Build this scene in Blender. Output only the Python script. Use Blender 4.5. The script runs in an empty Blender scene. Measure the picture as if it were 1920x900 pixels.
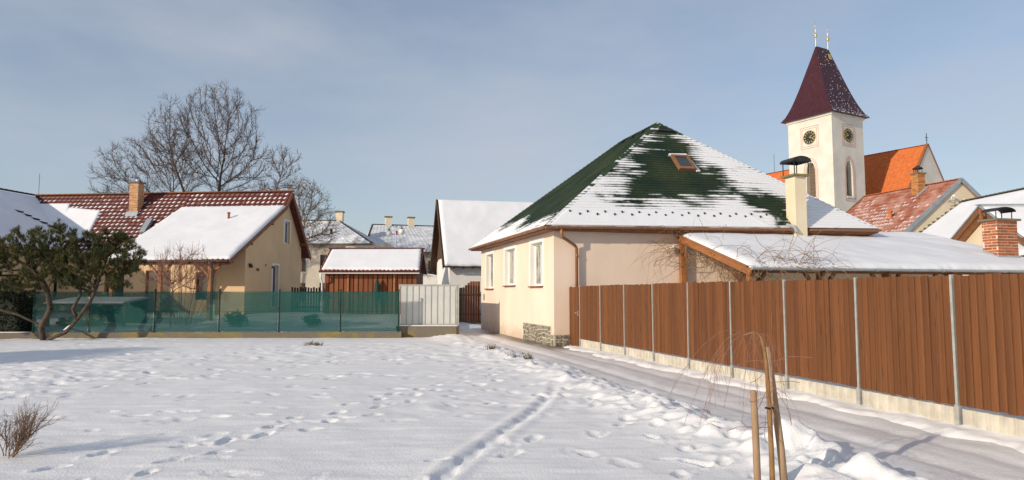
import bpy, math, random
import numpy as np
from mathutils import Vector
from mathutils.geometry import tessellate_polygon
random.seed(7); RNG = np.random.default_rng(7)
R = math.radians
scn = bpy.context.scene
COL = scn.collection

# ------------------------------------------------------------------ camera, sky, sun, exposure
cam = bpy.data.cameras.new('camera'); camo = bpy.data.objects.new('camera', cam); COL.objects.link(camo)
camo.location = (0, 0, 1.65); camo.rotation_euler = (R(90 + 4.467), 0, 0)
cam.lens = 24; cam.sensor_width = 36; cam.clip_end = 3000; cam.clip_start = 0.05
scn.camera = camo
SUN_EL = R(18.8); SUN_AZ = math.atan2(-0.77, -0.638)      # compass angle from +Y, clockwise, towards the sun
world = bpy.data.worlds.new('World'); scn.world = world; world.use_nodes = True
nt = world.node_tree; nt.nodes.clear()
def wn(t, **k):
    n = nt.nodes.new(t)
    for a, b in k.items(): setattr(n, a, b)
    return n
sky = wn('ShaderNodeTexSky', sky_type='NISHITA', sun_disc=False, sun_elevation=SUN_EL, sun_rotation=SUN_AZ,
         altitude=400, air_density=1.1, dust_density=.9, ozone_density=2.2)
tc = wn('ShaderNodeTexCoord'); mp = wn('ShaderNodeMapping'); mp.inputs['Scale'].default_value = (1.0, 1.0, 3.2)
mp.inputs['Rotation'].default_value = (0.0, R(14), R(20))
cl = wn('ShaderNodeTexNoise'); cl.inputs['Scale'].default_value = 1.7; cl.inputs['Detail'].default_value = 6; cl.inputs['Roughness'].default_value = .55
cr = wn('ShaderNodeMapRange'); cr.inputs['From Min'].default_value = .42; cr.inputs['From Max'].default_value = .75
cr.inputs['To Min'].default_value = .34; cr.inputs['To Max'].default_value = .84
mix = wn('ShaderNodeMixRGB'); mix.inputs['Color2'].default_value = (4.05, 4.3, 4.9, 1)
bg = wn('ShaderNodeBackground'); bg.inputs['Strength'].default_value = 0.118
out = wn('ShaderNodeOutputWorld')
L = nt.links.new
L(tc.outputs['Generated'], mp.inputs['Vector']); L(mp.outputs[0], cl.inputs['Vector']); L(cl.outputs['Fac'], cr.inputs[0])
L(cr.outputs[0], mix.inputs['Fac']); L(sky.outputs[0], mix.inputs['Color1']); L(mix.outputs[0], bg.inputs[0]); L(bg.outputs[0], out.inputs[0])
sl = bpy.data.lights.new('sun', 'SUN'); sl.energy = 3.5; sl.angle = R(0.6); sl.color = (1.0, .87, .70)
so = bpy.data.objects.new('sun', sl); COL.objects.link(so)
SD = Vector((-0.77 * math.cos(SUN_EL), -0.638 * math.cos(SUN_EL), math.sin(SUN_EL)))
so.rotation_euler = SD.to_track_quat('Z', 'Y').to_euler(); so.location = (-30, -20, 30)
vs = scn.view_settings; vs.view_transform = 'Standard'; vs.look = 'None'; vs.gamma = 1; vs.exposure = 0.14; vs.use_curve_mapping = False
scn.cycles.max_bounces = 6; scn.cycles.transparent_max_bounces = 12; scn.cycles.caustics_reflective = False; scn.cycles.caustics_refractive = False

# ------------------------------------------------------------------ helpers: frames, meshes, materials
ANG = R(15.3)
def st(s, t, z=0.0):      # fence frame: s runs along the lane away from the viewer, t across it to the right
    return Vector((-math.sin(ANG) * s + math.cos(ANG) * t, math.cos(ANG) * s + math.sin(ANG) * t, z))

def V(*a): return Vector(a)
class MB:
    def __init__(s): s.v = []; s.f = []
    def add(s, vs, fs):
        o = len(s.v); s.v += [tuple(p) for p in vs]; s.f += [tuple(i + o for i in f) for f in fs]; return s
    def poly(s, *p): return s.add(p, [tuple(range(len(p)))])
    def box(s, x0, y0, z0, x1, y1, z1):
        return s.add([(x0,y0,z0),(x1,y0,z0),(x1,y1,z0),(x0,y1,z0),(x0,y0,z1),(x1,y0,z1),(x1,y1,z1),(x0,y1,z1)],
                     [(0,3,2,1),(4,5,6,7),(0,1,5,4),(1,2,6,5),(2,3,7,6),(3,0,4,7)])
    def prism(s, pts, vec):
        n = len(pts); a = [Vector(p) for p in pts]; b = [p + Vector(vec) for p in a]
        return s.add(a + b, [tuple(range(n))[::-1], tuple(range(n, 2*n))] + [(i, (i+1) % n, n + (i+1) % n, n + i) for i in range(n)])
    def bar(s, a, b, w, h, up=(0,0,1)):
        a = Vector(a); b = Vector(b); d = (b - a).normalized(); up = Vector(up)
        sx = d.cross(up)
        if sx.length < 1e-4: sx = d.cross(Vector((0,1,0)))
        sx.normalize(); uy = sx.cross(d).normalized(); sx *= w/2; uy *= h/2
        q = [-sx-uy, sx-uy, sx+uy, -sx+uy]
        return s.add([a+k for k in q] + [b+k for k in q], [(0,1,2,3)[::-1],(4,5,6,7)] + [(i,(i+1)%4,4+(i+1)%4,4+i) for i in range(4)])
    def tube(s, pts, r, n=6):
        pts = [Vector(p) for p in pts]; m = len(pts)
        rr = r if isinstance(r, (list, tuple)) else [r]*m
        vs_, fs = [], []; prev = None
        for i, p in enumerate(pts):
            d = (pts[min(i+1,m-1)] - pts[max(i-1,0)])
            if d.length < 1e-9: d = Vector((0,0,1))
            d.normalize()
            if prev is None:
                x = d.cross(Vector((0,0,1)));
                if x.length < 1e-3: x = d.cross(Vector((0,1,0)))
            else: x = prev - d * prev.dot(d)
            x.normalize(); prev = x; y = d.cross(x)
            for k in range(n):
                a = 2*math.pi*k/n; vs_.append(p + (x*math.cos(a) + y*math.sin(a))*rr[i])
        for i in range(m-1):
            for k in range(n): fs.append((i*n+k, i*n+(k+1)%n, (i+1)*n+(k+1)%n, (i+1)*n+k))
        fs.append(tuple(range(n))[::-1]); fs.append(tuple(range((m-1)*n, m*n)))
        return s.add(vs_, fs)
    def lathe(s, prof, n=12, c=(0,0,0)):
        vs_ = [(c[0]+r*math.cos(2*math.pi*k/n), c[1]+r*math.sin(2*math.pi*k/n), c[2]+z) for r, z in prof for k in range(n)]
        fs = [(i*n+k, i*n+(k+1)%n, (i+1)*n+(k+1)%n, (i+1)*n+k) for i in range(len(prof)-1) for k in range(n)]
        return s.add(vs_, fs)
    def wall(s, outer, holes, fr, depth):
        """outer / holes: 2-D loops; fr(a, b, d) -> 3-D point, d = depth into the wall"""
        loops = [[Vector((a, b, 0)) for a, b in l] for l in [outer] + holes]
        flat = [p for l in loops for p in l]; tris = tessellate_polygon(loops)
        pts = [fr(p.x, p.y, 0) for p in flat]
        s.add(pts, [tuple(t) for t in tris])
        for h in holes:
            n = len(h)
            for i in range(n):
                a, b = h[i], h[(i+1) % n]
                s.poly(fr(*a, 0), fr(*b, 0), fr(*b, depth), fr(*a, depth))
        return s
    def build(s, name, mat, parent=None, smooth=False):
        me = bpy.data.meshes.new(name); me.from_pydata(s.v, [], s.f); me.update()
        return mkobj(name, me, mat, parent, smooth)
def mkobj(name, me, mat, parent=None, smooth=False):
    if mat is not None and not me.materials: me.materials.append(mat)
    if smooth: me.polygons.foreach_set('use_smooth', [True]*len(me.polygons))
    o = bpy.data.objects.new(name, me); COL.objects.link(o)
    if parent is not None: o.parent = parent
    return o
def recalc(o):
    import bmesh
    b = bmesh.new(); b.from_mesh(o.data); bmesh.ops.recalc_face_normals(b, faces=b.faces); b.to_mesh(o.data); b.free(); return o
def npmesh(name, verts, faces, mat, parent=None, smooth=False):
    """verts (N,3), faces (M,k) arrays"""
    me = bpy.data.meshes.new(name); verts = np.asarray(verts, dtype=np.float32); faces = np.asarray(faces, dtype=np.int32)
    k = faces.shape[1]; me.vertices.add(len(verts)); me.vertices.foreach_set('co', verts.ravel())
    me.loops.add(faces.size); me.loops.foreach_set('vertex_index', faces.ravel())
    me.polygons.add(len(faces)); me.polygons.foreach_set('loop_start', np.arange(0, faces.size, k, dtype=np.int32))
    me.polygons.foreach_set('loop_total', np.full(len(faces), k, dtype=np.int32))
    me.update(calc_edges=True); me.validate()
    return mkobj(name, me, mat, parent, smooth)
def gridfaces(nr, nc):
    i = np.arange(nr-1)[:, None]*nc + np.arange(nc-1)[None, :]
    return np.stack([i, i+1, i+1+nc, i+nc], -1).reshape(-1, 4)
def thing(name, label, cat, loc=(0,0,0), rz=0.0, group=None):
    o = bpy.data.objects.new(name, None); COL.objects.link(o); o.location = loc; o.rotation_euler = (0,0,rz)
    return tag(o, label, cat, group)
def tag(o, label, cat, group=None):
    o['label'] = label; o['category'] = cat
    if group: o['group'] = group
    return o
def struct(o): o['kind'] = 'structure'; return o
def stuff(o): o['kind'] = 'stuff'; return o
def inst(src, parent, loc=(0,0,0), rot=(0,0,0), scale=(1,1,1), name=None):
    o = src.copy(); COL.objects.link(o); o.parent = parent; o.location = loc; o.rotation_euler = rot; o.scale = scale
    return o
def H2(x, y, seed=0):
    x = x.astype(np.int64); y = y.astype(np.int64)
    h = (x*374761393 + y*668265263 + seed*1442695041) & 0xffffffff
    h = ((h ^ (h >> 13)) * 1274126177) & 0xffffffff
    return ((h ^ (h >> 16)) & 0xffff) / 65535.0
def vnoise(x, y, seed=0):
    x = np.asarray(x, float); y = np.asarray(y, float)
    xi = np.floor(x); yi = np.floor(y); fx = x-xi; fy = y-yi
    fx = fx*fx*fx*(fx*(fx*6-15)+10); fy = fy*fy*fy*(fy*(fy*6-15)+10)
    a = H2(xi, yi, seed); b = H2(xi+1, yi, seed); c = H2(xi, yi+1, seed); d = H2(xi+1, yi+1, seed)
    return (a*(1-fx)+b*fx)*(1-fy) + (c*(1-fx)+d*fx)*fy
def fbm(x, y, seed=0, o=4):
    r = 0; a = .5
    for i in range(o): r = r + a*(vnoise(x, y, seed+i)-.5); x = x*2.03+17.1; y = y*2.03+5.3; a *= .5
    return r

MATS = {}
def mat(name, c1, c2=None, scale=3.0, rough=.75, bump=0.0, bscale=None, detail=5, stretch=(1,1,1), metal=0.0, rand=0.0, spec=.3, lo=.35, hi=.65):
    """noise-mottled principled material; rand = brightness change from object to object"""
    if name in MATS: return MATS[name]
    m = bpy.data.materials.new(name); m.use_nodes = True; t = m.node_tree; b = t.nodes['Principled BSDF']; lk = t.links.new
    b.inputs['Roughness'].default_value = rough; b.inputs['Metallic'].default_value = metal; b.inputs['Specular IOR Level'].default_value = spec
    tcn = t.nodes.new('ShaderNodeTexCoord'); mpn = t.nodes.new('ShaderNodeMapping'); mpn.inputs['Scale'].default_value = stretch
    lk(tcn.outputs['Object'], mpn.inputs['Vector'])
    vec = mpn.outputs[0]
    if rand:
        oi = t.nodes.new('ShaderNodeObjectInfo'); ad = t.nodes.new('ShaderNodeVectorMath'); ad.operation = 'ADD'
        ml = t.nodes.new('ShaderNodeMath'); ml.operation = 'MULTIPLY'; ml.inputs[1].default_value = 37.0
        lk(oi.outputs['Random'], ml.inputs[0]); lk(vec, ad.inputs[0]); lk(ml.outputs[0], ad.inputs[1]); vec = ad.outputs[0]
    nz = t.nodes.new('ShaderNodeTexNoise'); nz.inputs['Scale'].default_value = scale; nz.inputs['Detail'].default_value = detail; nz.inputs['Roughness'].default_value = .6
    lk(vec, nz.inputs['Vector'])
    rp = t.nodes.new('ShaderNodeMapRange'); rp.inputs['From Min'].default_value = lo; rp.inputs['From Max'].default_value = hi
    lk(nz.outputs['Fac'], rp.inputs[0])
    mx = t.nodes.new('ShaderNodeMixRGB'); mx.inputs['Color1'].default_value = (*c1, 1); mx.inputs['Color2'].default_value = (*(c2 or c1), 1)
    lk(rp.outputs[0], mx.inputs['Fac']); col = mx.outputs[0]
    if rand:
        mr = t.nodes.new('ShaderNodeMapRange'); mr.inputs['To Min'].default_value = 1-rand; mr.inputs['To Max'].default_value = 1+rand*.7
        lk(oi.outputs['Random'], mr.inputs[0]); hs = t.nodes.new('ShaderNodeHueSaturation'); lk(mr.outputs[0], hs.inputs['Value']); lk(col, hs.inputs['Color']); col = hs.outputs[0]
    lk(col, b.inputs['Base Color'])
    if bump:
        n2 = t.nodes.new('ShaderNodeTexNoise'); n2.inputs['Scale'].default_value = bscale or scale*4; n2.inputs['Detail'].default_value = 6
        lk(vec, n2.inputs['Vector'])
        bp = t.nodes.new('ShaderNodeBump'); bp.inputs['Strength'].default_value = bump; bp.inputs['Distance'].default_value = .02
        lk(n2.outputs['Fac'], bp.inputs['Height']); lk(bp.outputs[0], b.inputs['Normal'])
    MATS[name] = m; return m
SNOW = mat('snow', (.81,.795,.785), (.86,.85,.84), 1.5, .65, .35, 40, spec=.25)
ROOFSNOW = mat('roof_snow', (.76,.765,.79), (.82,.825,.85), .8, .7, .25, 14, spec=.2)
PLASTER = mat('peach_plaster', (.775,.61,.48), (.85,.685,.55), .55, .9, .2, 60, detail=9, stretch=(1.6,1.6,.7))
def splash(m, col, z0, z1, amt):
    """mud splashed up from the lane: noise-broken band low on the wall"""
    t = m.node_tree; lk = t.links.new; b = t.nodes['Principled BSDF']; src = b.inputs['Base Color'].links[0].from_socket
    g = t.nodes.new('ShaderNodeTexCoord'); sp = t.nodes.new('ShaderNodeSeparateXYZ'); lk(g.outputs['Object'], sp.inputs[0])
    n = t.nodes.new('ShaderNodeTexNoise'); n.inputs['Scale'].default_value = 2.6; n.inputs['Detail'].default_value = 8; lk(g.outputs['Object'], n.inputs['Vector'])
    a_ = t.nodes.new('ShaderNodeMath'); a_.operation = 'MULTIPLY_ADD'; a_.inputs[1].default_value = -1.1; lk(n.outputs['Fac'], a_.inputs[0]); lk(sp.outputs['Z'], a_.inputs[2])
    r = t.nodes.new('ShaderNodeMapRange'); r.inputs['From Min'].default_value = z0-.55; r.inputs['From Max'].default_value = z1-.55; r.inputs['To Min'].default_value = amt; r.inputs['To Max'].default_value = 0; lk(a_.outputs[0], r.inputs[0])
    x = t.nodes.new('ShaderNodeMixRGB'); x.inputs['Color2'].default_value = (*col, 1); lk(src, x.inputs['Color1']); lk(r.outputs[0], x.inputs['Fac']); lk(x.outputs[0], b.inputs['Base Color'])
splash(PLASTER, (.46,.36,.27), .05, .55, .55)
PLASTER2 = mat('ochre_plaster', (.69,.48,.27), (.76,.545,.325), .7, .9, .12, 60)
CREAM = mat('cream_plaster', (.72,.60,.42), (.78,.67,.49), .9, .9, .1, 50)
WHITEWALL = mat('white_plaster', (.74,.71,.66), (.80,.77,.72), .7, .9, .12, 40)
TOWERW = mat('tower_plaster', (.60,.55,.47), (.72,.67,.59), .45, .9, .15, 20, detail=8)
WHITE = mat('white_paint', (.80,.79,.76), (.84,.83,.80), 2, .6)
GLASS = mat('dark_glass', (.035,.045,.05), (.06,.07,.075), 1.2, .08, spec=.6)
CURTAIN = mat('net_curtain', (.36,.34,.29), (.10,.10,.085), 1.3, .12, stretch=(2,2,1.2), spec=.6, lo=.42, hi=.58)
COPPER = mat('brown_gutter_metal', (.28,.125,.065), (.34,.16,.085), 3, .42, metal=.25)
GREYMET = mat('grey_zinc', (.33,.37,.40), (.42,.46,.48), 3, .4, metal=.35)
BLACKMET = mat('black_iron', (.02,.02,.022), (.035,.035,.035), 5, .5)
def fence_material():
    m = mat('stained_fence_board', (.125,.044,.013), (.188,.070,.022), 2.2, .58, .4, 26, stretch=(6,6,.35), rand=.20, lo=.3, hi=.7)
    t = m.node_tree; lk = t.links.new; b = t.nodes['Principled BSDF']; src = b.inputs['Base Color'].links[0].from_socket
    vec = [n for n in t.nodes if n.type == 'VECT_MATH'][0].outputs[0]
    def layer(src, scale, st, lo, hi, col, typ):
        mp_ = t.nodes.new('ShaderNodeMapping'); mp_.inputs['Scale'].default_value = st; lk(vec, mp_.inputs['Vector'])
        if typ == 'v': n = t.nodes.new('ShaderNodeTexVoronoi'); n.inputs['Scale'].default_value = scale; o = n.outputs['Distance']
        else: n = t.nodes.new('ShaderNodeTexNoise'); n.inputs['Scale'].default_value = scale; n.inputs['Detail'].default_value = 4; o = n.outputs['Fac']
        lk(mp_.outputs[0], n.inputs['Vector']); r = t.nodes.new('ShaderNodeMapRange'); r.inputs['From Min'].default_value = lo; r.inputs['From Max'].default_value = hi; lk(o, r.inputs[0])
        x = t.nodes.new('ShaderNodeMixRGB'); x.inputs['Color2'].default_value = (*col, 1); lk(src, x.inputs['Color1']); lk(r.outputs[0], x.inputs['Fac']); return x.outputs[0]
    c = layer(src, 2.6, (1.2,1.2,2.2), .16, .06, (.045,.018,.008), 'v')          # knots
    c = layer(c, 5.0, (3,3,1.1), .68, .78, (.42,.22,.10), 'n')                    # rubbed pale flecks
    lk(c, b.inputs['Base Color']); return m
FENCEW = fence_material()
GALV = mat('galvanised_post', (.40,.40,.37), (.55,.54,.49), 8, .45, metal=.4)
CONC = mat('pale_concrete', (.45,.41,.34), (.60,.555,.465), 4, .9, .25, 30)
OLDCONC = mat('mossy_concrete', (.17,.145,.115), (.26,.20,.055), 1.1, .95, .5, 18, lo=.48, hi=.66)
ORANGEW = mat('orange_timber', (.29,.115,.04), (.38,.16,.06), 2, .6, .2, 20, stretch=(1,1,4))
DARKW = mat('dark_timber', (.07,.034,.018), (.12,.06,.03), 2, .7, .3, 20, stretch=(3,3,.4), rand=.2)
SHEDW = mat('red_brown_board', (.20,.058,.022), (.28,.092,.034), 2.2, .7, .3, 18, stretch=(4,4,.4), rand=.28)
BROWNW = mat('brown_barge_timber', (.17,.07,.03), (.25,.11,.05), 2, .65, .25, 18)
TILE = mat('dark_red_tile', (.085,.018,.014), (.13,.030,.021), 4, .45, .2, 30)
ORTILE = mat('orange_tile', (.48,.125,.032), (.60,.175,.048), 2.4, .75, .3, 12)
RIDGET = mat('ridge_tile_mossy', (.20,.075,.03), (.28,.12,.05), 5, .8, .2, 20)
PURPLE = mat('burgundy_roof_tile', (.042,.011,.016), (.062,.016,.021), 2.0, .42, .3, 10)
BARK = mat('bark', (.050,.040,.034), (.095,.075,.060), 3, .9, .4, 10)
TWIG = mat('twig', (.085,.062,.052), (.125,.092,.074), 2, .9)
PINEBARK = mat('pine_bark', (.050,.036,.026), (.11,.08,.058), 6, .95, .6, 14)
STAKE = mat('weathered_stake', (.30,.19,.11), (.40,.27,.17), 4, .85, .3, 25, stretch=(4,4,.5))
STEM = mat('sapling_stem', (.33,.185,.075), (.22,.115,.05), 7, .7, .3, 25)
VINE = mat('vine_stem', (.24,.14,.075), (.34,.215,.12), 3, .9)
REDTWIG = mat('reddish_twig', (.24,.12,.09), (.32,.18,.13), 3, .85)
GOLD = mat('gilded', (.62,.43,.13), (.72,.52,.2), 4, .35, metal=.7)
PINKLINE = mat('pink_line', (.50,.33,.27), (.60,.42,.35), 3, .9)
MORTAR = mat('mortar', (.62,.52,.42), (.70,.60,.48), 8, .95)
BRICKO = mat('orange_brick', (.43,.145,.06), (.33,.095,.04), 6, .85, .35, 30, rand=.28)
BRICKY = mat('yellow_brick', (.58,.30,.12), (.48,.20,.075), 5, .85, .3, 30, rand=.3)
STONE = mat('plinth_stone', (.19,.18,.14), (.34,.31,.24), 5, .9, .5, 22, rand=.4)
GREYWALL = mat('street_plaster', (.46,.41,.33), (.54,.48,.39), .6, .9, .1, 20)
SLATE = mat('frosted_tile', (.50,.53,.58), (.76,.775,.80), 1.6, .7, .3, 9, detail=8)

# ------------------------------------------------------------------ ground: lawn snow, lane, yard
def bumps(x, y, n, box, rr, hh, seed):
    """add n soft mounds (vectorised in chunks)"""
    g = np.random.default_rng(seed); z = np.zeros_like(x)
    for _ in range(n):
        cx = g.uniform(box[0], box[1]); cy = g.uniform(box[2], box[3]); r = g.uniform(*rr); h = g.uniform(*hh)
        m = (np.abs(x-cx) < 2.2*r) & (np.abs(y-cy) < 2.2*r)
        if m.any():
            d2 = ((x[m]-cx)**2 + (y[m]-cy)**2)/(r*r); z[m] += h*np.exp(-d2*1.6)
    return z
def sm(a, b, x):
    t = np.clip((x-a)/(b-a), 0, 1); return t*t*(3-2*t)
def lawn_height(x, y):
    s = -math.sin(ANG)*x + math.cos(ANG)*y; t = math.cos(ANG)*x + math.sin(ANG)*y
    z = .07 + .07*fbm(x*.22, y*.22, 3, 3) + .026*fbm(x*.9+y*.35, y*1.1, 9, 3)
    z += .028*fbm(x*1.3+y*.5, y*4.2-x*.9, 21, 3)                        # wind-drawn ripples
    churn = sm(.46, .60, vnoise(x*.20+3, y*.16, 77)) * sm(8, 11, y)
    z += (.012 + .062*churn) * fbm(x*2.7, y*3.2, 31, 4) + .012*fbm(x*.8+y*.2, y*6.5, 33, 3)
    z -= .085*sm(21.5, 24.6, y)*(1-sm(3.6, 4.6, t))
    # footprints
    g = np.random.default_rng(11); st_list = []
    def trail(p0, p1, n, wob):
        p0 = np.array(p0); p1 = np.array(p1); d = (p1-p0)/np.linalg.norm(p1-p0); nrm = np.array([-d[1], d[0]])
        for i in range(n):
            f = i/max(n-1, 1); c = p0+(p1-p0)*f + nrm*((.13 if i % 2 else -.13) + wob*math.sin(f*5+p0[0]) + g.normal(0, .05))
            st_list.append((c[0], c[1], math.atan2(d[1], d[0])+g.normal(0, .25), g.uniform(.13, .19), g.uniform(.065, .09), g.uniform(.045, .085)))
    trail((-4.6,5.2), (-1.6,11.5), 13, .2); trail((-3.7,5.4), (-2.6,8.2), 8, .15); trail((-2.6,8.2), (-.4,13.5), 11, .2)
    trail((-7,9), (-2.2,8.9), 10, .2); trail((-10,13), (0,13.6), 22, .4); trail((-12,15.5), (-1,17), 26, .5)
    trail((-14,18), (0,17.5), 28, .6); trail((-9,11.8), (1,19), 22, .4); trail((-13,20.5), (-3,21), 20, .4); trail((-12,14), (-5,23), 20, .3)
    trail((2.0,6.0), (.9,11.5), 11, .12); trail((2.7,7.4), (.3,15), 14, .15); trail((-1,6), (1.4,8.4), 6, .1); trail((1.3,5.6), (2.3,7.6), 5, .1)
    trail((-.6,10.2), (.6,20), 17, .2); trail((-15,16), (-6,12.5), 18, .3); trail((-8,10), (-4,16), 12, .2)
    for _ in range(420):
        yy = g.uniform(10.5, 24); xx = g.uniform(-.8*yy, 1.5-.08*yy)
        if vnoise(np.array([xx*.2+3]), np.array([yy*.16]), 77)[0] > .45 or g.random() < .25:
            st_list.append((xx, yy, g.uniform(0, 6.3), g.uniform(.12, .22), g.uniform(.07, .14), g.uniform(.03, .075)))
    for _ in range(70):
        yy = g.uniform(5, 11); xx = g.uniform(-.75*yy, 2.2)
        st_list.append((xx, yy, g.uniform(0, 6.3), g.uniform(.1, .25), g.uniform(.06, .12), g.uniform(.012, .04)))
    for cx, cy, a, la, lb, dp in st_list:
        m = (np.abs(x-cx) < .55) & (np.abs(y-cy) < .55)
        if not m.any(): continue
        dx = x[m]-cx; dy = y[m]-cy; u = (dx*math.cos(a)+dy*math.sin(a))/la; v = (-dx*math.sin(a)+dy*math.cos(a))/lb
        d = np.sqrt(u*u+v*v); d = d*(1+1.2*fbm(x[m]*8, y[m]*8, 3, 3))*1.12; dp = dp*.44; z[m] += -dp*(1-sm(.55, 1.15, d))*(1+.6*fbm(x[m]*16, y[m]*16, 4, 2)) + dp*.25*np.exp(-((d-1.35)/.3)**2)*(.5+vnoise(x[m]*12, y[m]*12, 8))
    # the single drawn track through the clean snow
    tr = np.array([(-.78,4.9),(-.68,5.55),(-.60,6.05),(-.48,6.6),(-.33,7.16),(-.18,7.7),(0,8.37),(.17,8.97),(.34,9.71),(.59,10.86),(.80,12.2),(1.07,13.86)])
    dm = np.full_like(x, 9.0); side = np.zeros_like(x); al = np.zeros_like(x); acc = 0
    for i in range(len(tr)-1):
        a, b = tr[i], tr[i+1]; d = b-a; ln = np.linalg.norm(d); d = d/ln
        q = np.clip((x-a[0])*d[0]+(y-a[1])*d[1], 0, ln); ex = x-a[0]-q*d[0]; ey = y-a[1]-q*d[1]; dd = np.hypot(ex, ey)
        k = dd < dm; dm[k] = dd[k]; side[k] = (d[0]*ey-d[1]*ex)[k]; al[k] = (acc+q)[k]; acc += ln
    fade = 1-sm(5.5, 8.5, al)
    z += fade*(-.026*(1-sm(.02, .09, dm+.018*np.sin(al*9)+.06*fbm(x*5, y*5, 8, 2))) + .012*np.exp(-((dm-.15)/.06)**2))
    z += fade*-.006*(1-sm(.03,.08,dm))*np.cos(al*2*math.pi/.36)
    # ploughed bank along the lane
    edge = 4.95 + .22*fbm(s*.8, s*0+2, 51, 3)*2 + .1*np.sin(s*.6)
    c = np.exp(-((t-edge+.55)/.5)**2)
    lump = .5 + 1.3*np.clip(fbm(x*1.6, y*1.6, 61, 3)+.12, 0, 1)*2
    z += c*(.025+.045*lump*sm(-2, 1, s+2)) * (1-sm(18.5, 21.5, s)*.7)
    band = np.exp(-((t-edge+.5)/.62)**2)
    chunk = np.clip(vnoise(x*5.1, y*5.1, 91)-.52, 0, 1)*.42 + np.clip(vnoise(x*9.3, y*9.3, 92)-.55, 0, 1)*.20
    z += band*chunk*.48*sm(0, .06, band)*(.4+1.2*vnoise(x*.7,y*.7,95))
    # two larger heaps beside the staked sapling
    for cx, cy, r, h in [(2.82,7.0,.26,.26),(3.12,6.75,.20,.17),(2.62,7.25,.18,.12),(2.55,5.75,.30,.14),(3.0,5.9,.22,.15),(.95,17.0,.4,.14),(1.25,15.8,.35,.14),(.5,18.2,.35,.12),(3.25,6.2,.16,.12)]:
        m = (np.abs(x-cx) < 1) & (np.abs(y-cy) < 1)
        if m.any():
            d = np.hypot(x[m]-cx, y[m]-cy)/r*(1+.5*fbm(x[m]*4, y[m]*4, 71, 2)); z[m] += h*.55*(1-sm(.1, 1.35, d))*(1+.5*fbm(x[m]*9, y[m]*9, 72, 3))
    # falls away under the lane, comes back as a thin strip against the fence
    drop = sm(-.02, .28, t-edge-.05*fbm(x*4, y*4, 15, 2)*4)
    strip = sm(6.82, 7.18, t+.30*fbm(s*1.7, t*2, 55, 3)*2) * (1-sm(19.6, 20.4, s))
    z = z*(1-drop) + drop*(-.06)
    z += strip*(.10 + .05*vnoise(x*3, y*3, 5)+.05*np.clip(vnoise(x*7,y*7,6)-.5,0,1)) 
    return z
rows = 2.3*np.exp(np.arange(0, 600)*.00425)            # finer near the viewer, coarser far away
rows = rows[rows < 27.3]; cols = np.linspace(-1.02, .96, 560)
Yg = np.repeat(rows[:, None], len(cols), 1); Xg = (Yg+.6)*cols[None, :]
Zg = lawn_height(Xg.ravel(), Yg.ravel())
lawn = npmesh('snowy_lawn', np.stack([Xg.ravel(), Yg.ravel(), Zg], 1), gridfaces(len(rows), len(cols)), SNOW, None, True); struct(lawn)

def lane_material():
    m = bpy.data.materials.new('trodden_lane'); m.use_nodes = True; t = m.node_tree; b = t.nodes['Principled BSDF']; lk = t.links.new
    tcn = t.nodes.new('ShaderNodeTexCoord'); mpn = t.nodes.new('ShaderNodeMapping'); mpn.inputs['Rotation'].default_value = (0,0,-ANG); mpn.inputs['Scale'].default_value = (1.0, .35, 1)
    lk(tcn.outputs['Object'], mpn.inputs['Vector'])
    def noise(sc, det, v): 
        n = t.nodes.new('ShaderNodeTexNoise'); n.inputs['Scale'].default_value = sc; n.inputs['Detail'].default_value = det; lk(v, n.inputs['Vector']); return n
    n1 = noise(1.6, 8, mpn.outputs[0]); n2 = noise(26, 6, tcn.outputs['Object']); n3 = noise(.5, 5, tcn.outputs['Object'])
    r1 = t.nodes.new('ShaderNodeMapRange'); r1.inputs['From Min'].default_value = .36; r1.inputs['From Max'].default_value = .66; lk(n1.outputs['Fac'], r1.inputs[0])
    mx = t.nodes.new('ShaderNodeMixRGB'); mx.inputs['Color1'].default_value = (.65,.635,.63,1); mx.inputs['Color2'].default_value = (.81,.80,.80,1); lk(r1.outputs[0], mx.inputs['Fac'])
    r2 = t.nodes.new('ShaderNodeMapRange'); r2.inputs['From Min'].default_value = .52; r2.inputs['From Max'].default_value = .68; lk(n2.outputs['Fac'], r2.inputs[0])
    m2 = t.nodes.new('ShaderNodeMixRGB'); m2.inputs['Color2'].default_value = (.82,.80,.79,1); lk(r2.outputs[0], m2.inputs['Fac']); lk(mx.outputs[0], m2.inputs['Color1'])
    # wet brown asphalt showing along the house wall
    at = t.nodes.new('ShaderNodeAttribute'); at.attribute_name = 'bare'
    m3 = t.nodes.new('ShaderNodeMixRGB'); m3.inputs['Color2'].default_value = (.20,.155,.115,1); lk(m2.outputs[0], m3.inputs['Color1'])
    mu = t.nodes.new('ShaderNodeMath'); mu.operation = 'MULTIPLY_ADD'; mu.inputs[1].default_value = 1.6; mu.inputs[2].default_value = -.75
    ad = t.nodes.new('ShaderNodeMath'); ad.operation = 'ADD'; ad.use_clamp = True
    lk(n1.outputs['Fac'], mu.inputs[0]); lk(mu.outputs[0], ad.inputs[0]); 
    m4 = t.nodes.new('ShaderNodeMath'); m4.operation = 'MULTIPLY'; m4.use_clamp = True; lk(at.outputs['Fac'], ad.inputs[1]); lk(ad.outputs[0], m4.inputs[0]); lk(at.outputs['Fac'], m4.inputs[1])
    lk(m4.outputs[0], m3.inputs['Fac']); lk(m3.outputs[0], b.inputs['Base Color'])
    b.inputs['Roughness'].default_value = .55; b.inputs['Specular IOR Level'].default_value = .35
    bp = t.nodes.new('ShaderNodeBump'); bp.inputs['Strength'].default_value = .4; bp.inputs['Distance'].default_value = .015; lk(n2.outputs['Fac'], bp.inputs['Height']); lk(bp.outputs[0], b.inputs['Normal'])
    return m
ss = np.concatenate([np.arange(-3, 12, .05), np.arange(12, 42, .14)]); tt = np.arange(3.9, 7.75, .05)
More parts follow.
